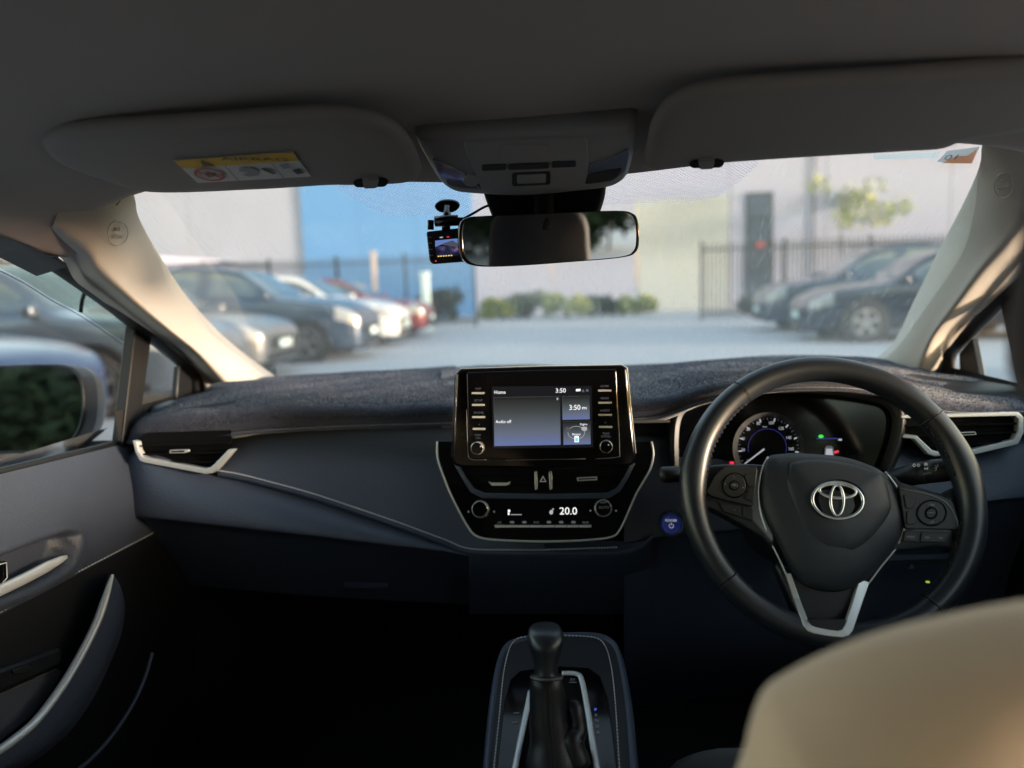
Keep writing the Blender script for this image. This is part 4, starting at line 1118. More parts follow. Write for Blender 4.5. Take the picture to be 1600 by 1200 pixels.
for a in angs:
    tube('rim_seam', rim_section(a, RA * 1.015, 20), .0007, 'matt_black', rim, closed=True, seg=6)
    tube('rim_seam_edge', [p + (WP.u * -sin(a) + WP.v * cos(a)) * .0011 for p in rim_section(a, RA * 1.008, 20)], .00045, 'dull_metal', rim, closed=True, seg=6)
# lacing on the inside of the grips
def lace(a0, a1, n):
    vs_, fs = [], []
    for i in range(n):
        a = lerp(a0, a1, (i + .5) / n)
        d = WP.u * cos(a) + WP.v * sin(a); t = WP.u * -sin(a) + WP.v * cos(a)
        c = WP.loc(cos(a) * (RM - RA * .93), sin(a) * (RM - RA * .93), RA * .42)
        for s in (-1, 1):
            p = c + (WP.n * .0016 - d * .0004) * s
            q = p + t * .0026 * s + WP.n * .0022 * s
            w = d * .0007
            k = len(vs_)
            vs_ += [p - w, p + w, q + w, q - w, p - w - d * .0012, p + w - d * .0012, q + w - d * .0012, q - w - d * .0012]
            fs += [(k, k + 1, k + 2, k + 3), (k + 4, k + 7, k + 6, k + 5), (k, k + 4, k + 5, k + 1), (k + 1, k + 5, k + 6, k + 2), (k + 2, k + 6, k + 7, k + 3), (k + 3, k + 7, k + 4, k)]
    o = mesh_obj('grip_lacing', vs_, fs, 'dark_thread', rim); o['kind'] = 'stuff'
lace(radians(8), angs[1] - .03, 17); lace(radians(172), angs[0] + .03, 17); lace(radians(-12), radians(-52), 20)

# spokes: shaped arms between rim and hub
def spoke(px, h, th, name='spoke'):
    o = cr([V(p) for p in px], 4, closed=True)
    pts = [WP.at(p[0], p[1]) for p in o]; cen = sum(pts, V((0, 0, 0))) / len(pts)
    rows = [[cen + (p - cen) * s_ + WP.n * hh for p in pts] for s_, hh in ((.05, h), (.9, h), (.975, h - .002), (1.0, h - .007), (.97, h - th))]
    return grid(name, rows, 'leather_smooth', sw, closed_u=True, caps=True)
spoke([(1088, 740), (1106, 727), (1140, 723), (1190, 724), (1215, 735), (1215, 850), (1190, 838), (1150, 815), (1112, 795), (1090, 790), (1080, 765)], -.004, .03)
spoke([(1390, 748), (1410, 752), (1445, 762), (1478, 770), (1500, 758), (1518, 760), (1524, 800), (1518, 845), (1500, 862), (1470, 855), (1400, 862), (1380, 850)], -.004, .03)
spoke([(1215, 880), (1250, 890), (1340, 890), (1372, 880), (1360, 930), (1346, 975), (1350, 1005), (1300, 1016), (1244, 1006), (1252, 985), (1238, 940)], -.012, .025)

# airbag cover: domed pad in two levels
padpx = [(1201, 713), (1223, 709), (1252, 708), (1310, 713), (1346, 722), (1379, 738), (1399, 765), (1411, 801), (1411, 827), (1399, 854), (1375, 883), (1352, 908), (1325, 921), (1295, 925), (1262, 917), (1240, 898), (1217, 855), (1197, 815), (1188, 786), (1186, 757), (1191, 728)]
po = cr([V(p) for p in padpx], 5, closed=True)
def dome(px_pts, cpx, levels, m_, name, parent=sw):
    c2 = V(cpx)
    rows = []
    for s_, h in levels:
        rows.append([WP.at(c2.x + (p.x - c2.x) * s_, c2.y + (p.y - c2.y) * s_, h) for p in px_pts])
    return grid(name, rows, m_, parent, closed_u=True, caps=True)
pad = dome(po, (1300, 800), ((.02, .016), (.5, .014), (.75, .009), (.9, .004), (.97, -.001), (1.0, -.008), (1.0, -.03)), 'pad_skin', 'airbag_cover')
inp = [(1238, 722), (1280, 718), (1325, 724), (1360, 735), (1380, 745), (1391, 779), (1390, 801), (1368, 837), (1339, 862), (1321, 866), (1288, 861), (1259, 837), (1238, 801), (1227, 757), (1230, 738)]
io = cr([V(p) for p in inp], 5, closed=True)
dome(io, (1306, 790), ((.02, .0215), (.5, .020), (.8, .0160), (.93, .0125), (.985, .0095), (1.0, .006)), 'pad_skin', 'pad_crest', pad)
text('pad_mark', 'SRS AIRBAG', WP, 1304, 855, 2.6, 'leather_smooth', pad, h=.0155)
# silver outline either side and the V at the bottom
left = [(1200, 714), (1190, 735), (1185, 760), (1185, 780), (1190, 808), (1202, 842), (1217, 873), (1231, 903)]
rgt = [(1383, 737), (1402, 762), (1412, 790), (1415, 812), (1411, 833), (1398, 859), (1376, 886), (1357, 912)]
hs = [-.004] * 5 + [-.006, -.008, -.009]
tube('silver_outline', cr([WP.at(x, y, h) for (x, y), h in zip(left, hs)], 4), .0013, 'satin_silver', sw, seg=8)
tube('silver_outline', cr([WP.at(x, y, h) for (x, y), h in zip(rgt, hs)], 4), .0013, 'satin_silver', sw, seg=8)
vo = [(1228, 896), (1240, 935), (1255, 977), (1262, 986), (1272, 990), (1296, 994), (1317, 996), (1327, 993), (1333, 985), (1345, 950), (1359, 910)]
vi = [(1236, 896), (1250, 936), (1264, 972), (1268, 977), (1275, 980), (1295, 984), (1309, 986), (1316, 984), (1320, 977), (1329, 950), (1343, 905)]
ring('spoke_trim', [WP.at(x, y, lerp(-.006, .0195, smooth01((y - 935) / 45))) for x, y in vo], [WP.at(x, y, lerp(-.004, .0195, smooth01((y - 935) / 45))) for x, y in vi], WP.n, .008, 'satin_silver', sw, bevel=.0008, closed=False, smooth=40)
pxplate('spoke_insert', WP, vi, .012, 'dash_hard', sw, h=-.009)
plate('spoke_lip', [WP.at(x, y, .0185) for x, y in [(1262, 968)] + vi[2:9] + [(1322, 968)]], WP.n, .02, 'dash_hard', sw)

# emblem: three crossing ellipses
em = pxplate('emblem_seat', WP, circ(1309, 781, 43, 32, 40), .004, 'gloss_black', sw, h=.0205)
def ell(cx, cy, rx, ry, w, name, tiltpx=.03, h=.0235, wv=None):
    pts, rad = [], []
    for k in range(48):
        a = 2 * pi * k / 48
        x, y = rx * cos(a), -ry * sin(a)
        pts.append(WP.at(cx + x, cy + y + (x * .05), h))
        rad.append(w * (wv(a) if wv else 1))
    tube(name, pts, rad, 'chrome', em, closed=True, seg=10, upv=WP.n, flat=(1, .7))
ell(1309, 782, 39.5, 28.5, .0017, 'emblem_ellipse', wv=lambda a: 1 + .25 * abs(cos(a)))
ell(1309, 767.5, 28.5, 10.8, .0015, 'emblem_ellipse', h=.0240, wv=lambda a: 1 + .35 * max(0, -sin(a)) + .1)
ell(1308, 782, 10.2, 23.5, .0015, 'emblem_ellipse', h=.0245, wv=lambda a: 1 + .3 * abs(cos(a)))

# switch clusters
def switch(panel, strip, pad_c, pad_r, inner_r, buttons, strips, trim, marks):
    o = cr([V(p) for p in panel], 2, closed=True)
    s = plate('switch_panel', [WP.at(p[0], p[1], .003) for p in rounded(panel, 4, 3)], WP.n, .012, 'switch_plastic', sw, bevel=.0012)
    plate('switch_strip', [WP.at(p[0], p[1], -.001) for p in rounded(strip, 3, 3)], WP.n, .012, 'switch_plastic', s, bevel=.0008)
    cx, cy = pad_c
    ring('pad_groove', [WP.at(p[0], p[1], .0034) for p in circ(cx, cy, *pad_r, 36)], [WP.at(p[0], p[1], .0034) for p in circ(cx, cy, pad_r[0] * .93, pad_r[1] * .93, 36)], WP.n, .0006, 'matt_black', s)
    plate('direction_pad', [WP.at(p[0], p[1], .0052) for p in circ(cx, cy, pad_r[0] * .92, pad_r[1] * .92, 36)], WP.n, .004, 'switch_plastic', s, bevel=.0012)
    ring('pad_groove', [WP.at(p[0], p[1], .0058) for p in circ(cx - .5, cy, inner_r * 1.15, inner_r * 1.15, 24)], [WP.at(p[0], p[1], .0058) for p in circ(cx - .5, cy, inner_r * .9, inner_r * .9, 24)], WP.n, .0008, 'matt_black', s)
    plate('centre_button', [WP.at(p[0], p[1], .0066) for p in circ(cx - .5, cy, inner_r * .9, inner_r * .9, 24)], WP.n, .004, 'switch_plastic', s, bevel=.001)
    for b in buttons: plate('switch_button', [WP.at(p[0], p[1], .0046) for p in rounded(b, 2, 2)], WP.n, .004, 'switch_plastic', s, bevel=.0007)
    for b in strips: plate('switch_button', [WP.at(p[0], p[1], .0008) for p in rounded(b, 1.5, 2)], WP.n, .003, 'switch_plastic', s, bevel=.0006)
    if trim: tube('edge_highlight', cr([WP.at(x, y, .0032) for x, y in trim], 4), .0013, 'dull_metal', s, seg=8, upv=WP.n, flat=(1, .5))  # highlight along the panel edge, built in as a thin metal tube
    for txt, x, y, hh in marks: text('switch_mark', txt, WP, x, y, hh, 'grey_print', s, h=.0072)
    return s
switch([(1133, 729), (1182, 729), (1184, 734), (1177, 792), (1112, 776), (1103, 769), (1117, 742)],
       [(1120, 782), (1177, 795), (1176, 815), (1130, 800)], (1147.7, 758.5), (19.5, 20.3), 7,
       [[(1163, 744), (1166, 740), (1182, 741), (1180, 760.5), (1170, 760.5)], [(1170, 764), (1179.5, 764), (1177, 784), (1164, 779)]],
       [[(1124, 785), (1156, 791.5), (1157, 807), (1130, 799)], [(1160, 792.5), (1176, 796), (1175.5, 813), (1161, 808)]], None,
       [('OK', 1147, 758, 3.2), ('^', 1147, 746, 3.2), ('<', 1133, 756.5, 3.6), ('>', 1161, 762, 3.6), ('-', 1132, 793, 3), ('+', 1148, 797, 3.4)])
switch([(1404, 758), (1442, 766), (1477, 777), (1489, 784), (1503, 827), (1415, 826)],
       [(1412, 829), (1489, 832), (1476, 848), (1409, 847)], (1455.7, 801.6), (24, 21), 8.6,
       [[(1412, 772), (1433, 778), (1427, 794), (1416, 794)], [(1417, 798.5), (1428, 798.5), (1433, 812), (1430, 819), (1417, 819.5)]],
       [[(1414, 831), (1436, 832), (1434, 846), (1411, 845)], [(1440, 832), (1485, 834), (1474, 847), (1438, 846.5)]],
       [(1406, 764), (1440, 770), (1470, 780), (1484, 792), (1496, 815), (1500, 825)],
       [('+ RES', 1455, 789, 2.8), ('- SET', 1455, 816, 2.8), ('CANCEL', 1455, 801, 2.2), ('MODE', 1423, 839, 2.8), ('TRK', 1449, 840, 2.6), ('TRK', 1470, 841, 2.6)])
lathe('column_shroud', WP.loc(0, 0, -.03), -WP.n, [(.055, 0), (.062, .02), (.07, .06), (.075, .2)], 'dash_hard', sw, seg=28)

# ================================================================== CENTRE CONSOLE
CN = Pl(at(872, 1100, Y=.845), (0, -.238, .971))
cc = empty('centre_console', (0, .8, .3), 'black centre console around the gear lever', 'console')
co = [(748, 1300), (757, 1215), (765, 1120), (775, 1045), (785, 1012), (803, 998), (835, 991), (880, 988), (925, 988), (950, 994), (966, 1010), (976, 1050), (985, 1110), (994, 1215), (1003, 1300)]
cpts = cr([CN.at(x, y, .004) for x, y in co], 4)
cen = sum(cpts, V((0, 0, 0))) / len(cpts)
rows = [[cen + (p - cen) * .93 - CN.n * .004 for p in cpts], [cen + (p - cen) * .97 + CN.n * .001 for p in cpts], cpts, [p + V(((p.x - cen.x) * .05, .006 if p.y > .9 else 0, -.012)) for p in cpts], [V((p.x * 1.12, p.y + (.05 if p.y > .9 else 0), .30)) for p in cpts]]
grid('console_wall', rows, 'dash_soft', cc)
plate('console_deck', [p + CN.n * -.003 for p in [cen + (q - cen) * .955 for q in cpts]], CN.n, .004, 'dash_hard', cc)
gp = [(770, 1260), (777, 1200), (788, 1095), (797, 1062), (812, 1048), (866, 1040), (920, 1043), (938, 1056), (950, 1090), (958, 1150), (965, 1210), (970, 1260)]
gl = pxplate('gate_panel', CN, gp, .004, 'gloss_black', cc, h=.002, bevel=.001)
stitches('console_stitching', cr([CN.at(x, y, .006) for x, y in [(770, 1215), (773, 1187), (780, 1120), (786.7, 1053), (796, 1013), (806.7, 999), (823, 995), (884, 993), (929, 996), (945, 1008), (954.7, 1040), (961, 1093), (967, 1187), (969, 1215)]], 8), 'thread', cc, 110, r=.0006)
for a in ([(878, 1052), (900, 1053), (909, 1063), (919, 1115), (927, 1168), (938, 1230)], [(829, 1080), (824, 1105), (817, 1139), (805, 1200), (799, 1230)]):
    tube('gate_trim', cr([CN.at(x, y, .006) for x, y in a], 6), .0036, 'satin_silver', gl, seg=10, upv=CN.n, flat=(1, .6))
pl_l = cr([V(p) for p in [(829, 1078), (838, 1062), (878, 1056), (898, 1057), (905, 1066), (914, 1115), (922, 1168), (934, 1240), (803, 1240), (821, 1138)]], 2, True)
pxplate('gate_floor', CN, pl_l, .002, 'matt_black', gl, h=.0035)
for t, x, y, m_ in (('P', 930.5, 1109, 'lit_blue'), ('R', 931.5, 1117.5, 'lit_grey'), ('N', 932.5, 1126, 'lit_grey'), ('D', 933.5, 1135, 'lit_grey'), ('B', 934.5, 1144.5, 'lit_grey')):
    text('gear_letter', t, CN, x, y, 5.2, m_, gl, h=.0028)
text('drive_mode_lettering', 'EV', CN, 895, 1062, 5, 'grey_print', gl, h=.0045)
pxplate('mode_mark', CN, rect(889, 1065.5, 901, 1066.5), .0003, 'grey_print', gl, h=.0045)
for x, y in ((806, 1114), (804, 1129)):
    pxplate('mode_mark', CN, rect(x - 4, y - .6, x + 5, y + .6, .1), .0004, 'grey_print', gl, h=.0028)

# ---- gear lever
gv = empty('gear_lever', CN.at(862, 1160), 'black gear lever with leather boot between the front seats', 'gear lever')
def lev(levels, m_, name, dk=.8, seg=24, cap=True, lift=0):
    rows = []
    for x, y, hw, Y in levels:
        c = at(x, y, Y=Y); k = hw * ((c - CAM).dot(fwd)) / F
        rows.append([c + V((cos(2 * pi * j / seg) * k * (1 if abs(cos(2 * pi * j / seg)) < .5 else 1), sin(2 * pi * j / seg) * k * dk, -sin(2 * pi * j / seg) * k * .18)) for j in range(seg)])
    rows = [list(r) for r in zip(*[cr(list(c), 4) for c in zip(*rows)])]
    return grid(name, rows, m_, gv, closed_u=True, caps=True)
lev([(852, 973, 6, .835), (852, 974.5, 16, .832), (852, 979, 23, .826), (852, 987, 27, .818), (853, 998, 28, .811), (853, 1011, 26, .805), (853, 1028, 20.5, .80), (853, 1048, 18.2, .795), (854, 1062, 18.2, .79)], 'leather_smooth', 'lever_knob', .82)
bt = lev([(854, 1054, 22.5, .792), (854, 1058, 24, .790), (854, 1070, 25.5, .786), (855, 1085, 28, .784), (856, 1110, 28.5, .778), (858, 1135, 30.5, .772), (861, 1160, 33, .766), (864, 1190, 42, .758), (866, 1230, 50, .75)], 'leather', 'lever_boot', .7)
for dx in (-3.4, 3.4):
    stitches('boot_stitching', cr([at(x + dx, y, Y=Y) for x, y, Y in ((855, 1078, .7565), (856, 1110, .7465), (858, 1135, .7395), (861, 1160, .7305), (864, 1190, .7165), (865, 1205, .711))], 6), 'dark_thread', bt, 24, r=.0007)
tube('boot_collar', [at(854 + 24 * cos(a), 1058 + 5 * sin(a), Y=.79 - .018 * sin(a)) for a in [2 * pi * k / 24 for k in range(24)]], .0016, 'dull_metal', gv, closed=True, seg=6)
tube('boot_fold', cr([at(x, y, Y=Y) for x, y, Y in ((888, 1100, .79), (898, 1108, .785), (903, 1140, .775), (894, 1160, .765), (906, 1200, .755))], 5), [.004, .006, .008, .009, .010, .010, .010, .010, .010, .010, .011, .011, .012, .012, .013, .013, .013, .013, .014, .014, .014], 'leather', bt, seg=12)

# ================================================================== PASSENGER DOOR
def door_panel(side, sill, seam, parent, rec=None):
    """Two skins, above and below the stitched seam, with a hollow for the handle."""
    Ys = [-.25 + 1.53 * i / 150 for i in range(151)]
    def sd(px, py):
        inside = False; best = 1e9
        P = rec
        for i in range(len(P)):
            x1, y1 = P[i - 1]; x2, y2 = P[i]
            if (y1 > py) != (y2 > py) and px < (x2 - x1) * (py - y1) / (y2 - y1) + x1: inside = not inside
            dx, dy = x2 - x1, y2 - y1
            t = max(0, min(1, ((px - x1) * dx + (py - y1) * dy) / (dx * dx + dy * dy)))
            best = min(best, (px - x1 - t * dx) ** 2 + (py - y1 - t * dy) ** 2)
        return sqrt(best) * (-1 if inside else 1)
    up_, lo_ = [], []
    for j in range(41):
        v = j / 40; r = []
        for Y in Ys:
            z = lerp(sill(Y), seam(Y), v)
            x = .752 - .034 * sin(min(1, v * 1.6) * pi / 2) - .014 * v
            p = V((side * x, Y, z))
            if rec and Y > .4:
                q = proj(p)
                if q[0] > -140 and q[0] < 160:
                    d = sd(*q)
                    x += .030 * smooth01((4 - d) / 12) - .004 * math.exp(-((d - 8) / 9) ** 2)
                    p = V((side * x, Y, z))
            r.append(p)
        up_.append(r)
    for j in range(13):
        v = j / 12; r = []
        for Y in Ys[::3]:
            z = lerp(seam(Y), .30, v)
            x = .706 - .008 * sin(min(1, v * 4) * pi / 2) + .03 * smooth01(v * 2 - .3)
            r.append(V((side * x, Y, z)))
        lo_.append(r)
    grid('padded_trim', up_, 'door_soft', parent); grid('hard_trim', lo_, 'dash_hard', parent)

cd = empty('vehicle_door', (-.76, .6, .3), 'dark passenger door with silver pull handle and side window', 'car door', 'front doors of the car', 'thing')
a0, a1 = at(0, 744, X=-.74), at(190, 697, X=-.74)
sillL = lambda Y: a0.z + (a1.z - a0.z) * (Y - a0.y) / (a1.y - a0.y)
b0, b1 = at(0, 960, X=-.705), at(195, 858, X=-.705)
seamL = lambda Y: b0.z + (b1.z - b0.z) * (Y - b0.y) / (b1.y - b0.y)
rec = [(-120, 930), (-60, 893), (0, 871), (63, 846), (108, 831), (117, 838), (115, 858), (104, 884), (55, 915), (0, 936), (-90, 975)]
door_panel(-1, sillL, seamL, cd, rec)
stitches('door_stitching', [V((-.7035, Y, seamL(Y) + .003)) for Y in [.3 + .01 * k for k in range(88)]], 'thread', cd, 120, r=.0007)
hd = tube('door_handle', cr([at(x, y, X=-.712) for x, y in ((-70, 946), (-30, 934), (0, 922), (40, 903), (80, 882), (104, 870))], 5), [.008] * 20 + [.0072, .0066, .006, .0054, .004, .003], 'satin_silver', cd, seg=12, flat=(.7, 1))
plate('handle_cup', [at(x, y, X=-.745) for x, y in ((-80, 925), (0, 876), (60, 850), (100, 838), (104, 865), (40, 898), (-60, 942))], (1, 0, 0), .002, 'gloss_black', cd)
plate('lock_button', [at(x, y, X=-.71) for x, y in ((-10, 882), (11, 876), (12, 905), (4, 912), (-10, 916))], (1, 0, 0), .012, 'gloss_black', cd, bevel=.002)
tube('lock_button_edge', [at(x, y, X=-.708) for x, y in ((-8, 884), (10, 879), (11, 903), (4, 910))], .0009, 'satin_silver', cd, seg=6)
# pull strap: silver blade, dark flank and pocket edge
pp = [(176, 898), (172, 910), (165, 933), (150, 975), (125, 1025), (95, 1075), (57, 1125), (25, 1153), (0, 1171), (-50, 1200), (-120, 1225)]
pc = cr([at(x, y, X=-.655) for x, y in pp], 4)
tube('pull_blade', pc, [.002 + .0042 * min(1, i / 10) for i in range(len(pc))], 'satin_silver', cd, seg=10, flat=(1, .8))
fl = [[at(x, y, X=-.655) + V((-.004, 0, 0)) for x, y in pp], [at(x + w, y + 4, X=-.662) for (x, y), w in zip(pp, (4, 14, 24, 32, 38, 42, 46, 48, 50, 50, 50))], [at(x + w, y + 14, X=-.70) for (x, y), w in zip(pp, (6, 18, 30, 40, 46, 52, 56, 58, 60, 60, 60))]]
grid('pull_flank', fine(fl, 4, 3), 'dash_soft', cd)
il = [[at(x, y, X=-.655) + V((-.004, 0, 0)) for x, y in pp], [at(x - 6, y, X=-.70) for x, y in pp]]
grid('pull_inner_face', fine(il, 4, 2), 'dash_hard', cd)
mat('door_cloth', (.05, .055, .075), .9, bump=(900, .3), sheen=.3)
plate('cloth_inset', [at(x, y, X=-.694) for x, y in ((-120, 1130), (0, 1086), (90, 1045), (96, 1050), (84, 1076), (48, 1120), (0, 1158), (-120, 1215))], (1, 0, 0), .004, 'door_cloth', cd)
plate('armrest', [at(x, y, X=-.685) for x, y in ((-120, 1095), (0, 1047), (96, 1012), (100, 1022), (95, 1040), (0, 1082), (-120, 1126))], (1, 0, 0), .03, 'dash_hard', cd, bevel=.004)
plate('window_switch', [at(x, y, X=-.682) for x, y in ((20, 1047), (44, 1040), (53, 1046), (38, 1053), (22, 1054))], (1, 0, 0), .006, 'switch_plastic', cd, bevel=.001)
tube('pocket_edge', cr([at(x, y, X=-.67) for x, y in ((238, 1020), (226, 1060), (205, 1105), (175, 1150), (150, 1178), (128, 1198), (90, 1225))], 5), .003, 'dash_soft', cd, seg=8)
# window: sill seal, frame, fixed post, panes
tube('sill_seal', [V((-.758, Y, sillL(Y) + .002)) for Y in (-.25, .2, .6, .9, 1.05, 1.2)], .006, 'seal_rubber', cd, seg=8)
fr_in = [(-60, 318), (0, 348), (40, 370), (84, 396), (134, 438), (179, 476), (220, 507), (275, 550), (305, 577), (318, 596), (322, 650)]
fr_out = [(-60, 356), (0, 382), (34, 398), (74, 420), (127, 456), (166, 484), (205, 515), (258, 556), (288, 584), (297, 600), (300, 650)]
grid('window_frame', fine([[at(x, y, X=-.728) for x, y in fr_in], [at(x - 2, y + 4, X=-.735) for x, y in fr_in], [at(x + 2, y - 1, X=-.752) for x, y in fr_out], [at(x, y, X=-.765) for x, y in fr_out]], 3, 2), 'seal_rubber', cd)
for pts_ in ([(212, 508), (238, 520), (214, 700), (190, 700)],):
    plate('window_post', [at(x, y, X=-.748) for x, y in pts_], (1, 0, 0), .02, 'seal_rubber', cd, bevel=.002)
plate('mirror_gusset', [at(x, y, X=-.75) for x, y in ((280, 572), (300, 590), (302, 650), (274, 650))], (1, 0, 0), .012, 'dash_hard', cd, bevel=.002)
tube('gusset_edge', [at(x, y, X=-.748) for x, y in ((280, 572), (274, 640))], .0018, 'dull_metal', cd, seg=6)
mesh_obj('window_glass', [at(-60, 345, X=-.762), at(0, 372, X=-.762), at(216, 512, X=-.762), at(195, 705, X=-.762), V((-.762, -.2, .96)), V((-.762, -.2, 1.30)), V((-.762, .6, 1.29))], [(0, 1, 2, 3, 4, 5, 6)], 'side_glass', cd)
mesh_obj('quarter_glass', [at(x, y, X=-.764) for x, y in ((236, 525), (300, 586), (300, 650), (214, 690))], [(0, 1, 2, 3)], 'side_glass', cd)
# tinted weather shield along the top of the window
wu = [(-40, 352), (0, 374), (40, 396), (80, 421), (127, 452), (166, 481), (205, 512)]
wl_ = [(-40, 402), (0, 418), (42, 440), (80, 464), (127, 489), (166, 515), (196, 536)]
ws_ = grid('weather_shield', fine([[at(x, y, X=-.775) for x, y in wu], [at((a + c) / 2, (b + d) / 2, X=-.80) for (a, b), (c, d) in zip(wu, wl_)], [at(x, y, X=-.81) for x, y in wl_]], 3, 3), 'smoke_acrylic', cd)
tube('shield_edge', cr([at(x, y, X=-.81) for x, y in wl_], 3), .0016, 'side_glass', ws_, seg=6)
tube('shield_edge', cr([at(x, y + 5, X=-.81) for x, y in wl_], 3), .0007, 'dull_metal', ws_, seg=6)
tube('shield_clip', cr([at(x, y, X=-.80) for x, y in ((140, 446), (133, 456), (128, 472), (126, 488))], 3), .004, 'gloss_black', ws_, seg=8, flat=(.5, 1.2))

# ---- outside mirror on the passenger side
em_ = empty('door_mirror', at(150, 700, X=-.84), 'grey passenger door mirror reflecting trees outside the side window', 'door mirror')
MP = Pl(at(60, 640, X=-.985), (.235, -.965, .165))
brim = [(-110, 578), (0, 571), (70, 569), (105, 571), (124, 583), (132, 605), (133, 640), (127, 670), (112, 692), (92, 703), (60, 707), (0, 709), (-110, 712)]
b2 = cr([V(p) for p in brim], 4, closed=True)
base = [MP.at(p[0], p[1]) for p in b2]; cen = sum(base, V((0, 0, 0))) / len(base)
rows = []
for s_, d, dx in ((.93, 0, 0), (.955, .004, 0), (.985, .004, 0), (1.0, 0, 0), (1.01, -.012, 0), (1.02, -.05, .002), (1.0, -.085, .004), (.90, -.115, .006), (.68, -.135, .008), (.3, -.145, .01), (.02, -.147, .01)):
    rows.append([cen + (p - cen) * s_ + MP.n * d for p in base])
mat('mirror_cap', (.045, .042, .04), .42, metal=.3, coat=.15)
grid('mirror_bezel', rows[:6], 'dash_hard', em_, closed_u=True)
grid('mirror_cap', rows[5:], 'mirror_cap', em_, closed_u=True)
plate('mirror_glass', [cen + (p - cen) * .935 + MP.n * .001 for p in base], MP.n, .002, 'mirror_glass', em_)
grid('mirror_arm', fine([[at(x, y, X=X) for x, y, X in r] for r in (((120, 690, -.87), (165, 688, -.84), (192, 690, -.80)), ((118, 712, -.87), (160, 714, -.83), (190, 708, -.775)), ((118, 730, -.87), (160, 740, -.83), (190, 740, -.775)))], 3, 3), 'dash_hard', em_)

# ================================================================== DRIVER DOOR (only its forward corner is in view)
cd2 = empty('vehicle_door', (.76, .6, .3), 'dark driver door and side window past the steering wheel', 'car door', 'front doors of the car', 'thing')
sillR = lambda Y: .972 - .03 * (Y - .8)
seamR = lambda Y: sillR(Y) - .18
door_panel(1, sillR, seamR, cd2)
fr_in = [(1690, 318), (1640, 372), (1606, 400), (1570, 441), (1525, 491), (1484, 541), (1471, 560), (1469, 610)]
fr_out = [(1715, 350), (1665, 398), (1628, 425), (1588, 462), (1545, 505), (1502, 548), (1494, 565), (1496, 615)]
grid('window_frame', fine([[at(x, y, X=.728) for x, y in fr_in], [at(x + 3, y + 4, X=.735) for x, y in fr_in], [at(x - 2, y - 1, X=.752) for x, y in fr_out], [at(x, y, X=.765) for x, y in fr_out]], 3, 2), 'seal_rubber', cd2)
plate('window_post', [at(x, y, X=.75) for x, y in ((1562, 474), (1586, 452), (1604, 530), (1622, 640), (1598, 640), (1580, 550))], (-1, 0, 0), .02, 'seal_rubber', cd2, bevel=.002)
plate('mirror_gusset', [at(x, y, X=.752) for x, y in ((1498, 552), (1518, 529), (1534, 610), (1500, 612))], (-1, 0, 0), .012, 'dash_hard', cd2, bevel=.002)
mesh_obj('window_glass', [V((.762, 1.05, 1.20)), V((.762, 1.0, .94)), V((.762, -.2, .96)), V((.762, -.2, 1.30)), V((.762, .6, 1.29))], [(0, 1, 2, 3, 4)], 'side_glass', cd2)
tube('sill_seal', [V((.758, Y, sillR(Y) + .002)) for Y in (-.25, .2, .6, .9, 1.05, 1.2)], .006, 'seal_rubber', cd2, seg=8)

# ================================================================== SEATS
def seat(cx, dy, label):
    root = empty('front_seat', (0, 0, 0), label, 'car seat', 'front seats')
    prof = [(1158, 1215), (1166, 1180), (1180, 1135), (1198, 1104), (1232, 1081), (1300, 1046), (1400, 1009), (1500, 984), (1600, 964), (1700, 950), (1850, 938), (2005, 934)]
    L = [at(x, y, Y=.36) for x, y in prof]
    L = [V((p.x - .36, 0, p.z)) for p in L]
    base = [V((-.25, 0, .50)), V((-.265, 0, .65)), V((-.262, 0, .78)), V((-.252, 0, .87))]
    half = base + [p for p in L if p.z > .89]
    half[-1].x = 0
    outl = half + [V((-p.x, 0, p.z)) for p in half[-2::-1]]
    outl = cr(outl, 4)
    cen = V((0, 0, .78))
    rows = []
    for s_, y in ((.02, .055), (.7, .055), (.9, .045), (.97, .03), (1.0, 0), (.985, -.035), (.94, -.06), (.84, -.075), (.6, -.08), (.02, -.08)):
        rows.append([V((cen.x + (p.x - cen.x) * s_, y, cen.z + (p.z - cen.z) * s_)) for p in outl])
    ob = grid('seat_back', rows, 'seat_back', None, closed_u=True, caps=True)
    cu = []
    for s_, z in ((.02, .575), (.8, .575), (.92, .568), (.985, .55), (1.0, .525), (1.0, .44), (.96, .40)):
        ring_ = rounded([(-.255, -.03), (.255, -.03), (.235, .55), (-.235, .55)], .09, 6)
        cu.append([V((p.x * s_, .26 + (p.y - .26) * s_, z + .02 * smooth01((p.y - .2) / .3))) for p in ring_])
    oc_ = grid('seat_cushion', cu, 'seat_fabric', None, closed_u=True, caps=True)
    hr = []
    for s_, y in ((.02, .05), (.75, .05), (.93, .035), (1, 0), (.93, -.035), (.75, -.05), (.02, -.05)):
        hr.append([V((p.x * s_, y - .03, 1.19 + p.y * s_)) for p in rounded([(-.13, -.09), (.13, -.09), (.115, .09), (-.115, .09)], .05, 5)])
    oh = grid('head_restraint', hr, 'seat_fabric', None, closed_u=True, caps=True)
    posts = [tube('restraint_post', [V((x, -.03, .98)), V((x, -.03, 1.13))], .006, 'chrome', None, seg=8) for x in (-.06, .06)]
    for o in [ob, oc_, oh] + posts:
        o.parent = root
    root.location = V((cx, .36 + dy, 0))
    return root
s1 = seat(.36, 0, 'driver seat with pale backrest in sunlight at the bottom corner')
s2 = s1.copy(); link(s2); s2.location = V((-.37, .36 - .36, 0)); s2['label'] = 'passenger seat slid back beside the door'
for ch in list(s1.children):
    c = ch.copy(); link(c); c.parent = s2
rb = empty('rear_bench', (0, -.9, .3), 'dark rear bench seat', 'car seat')
box('bench_cushion', (-.68, -1.05, .34), (.68, -.52, .60), 'seat_fabric', rb, bevel=.05)
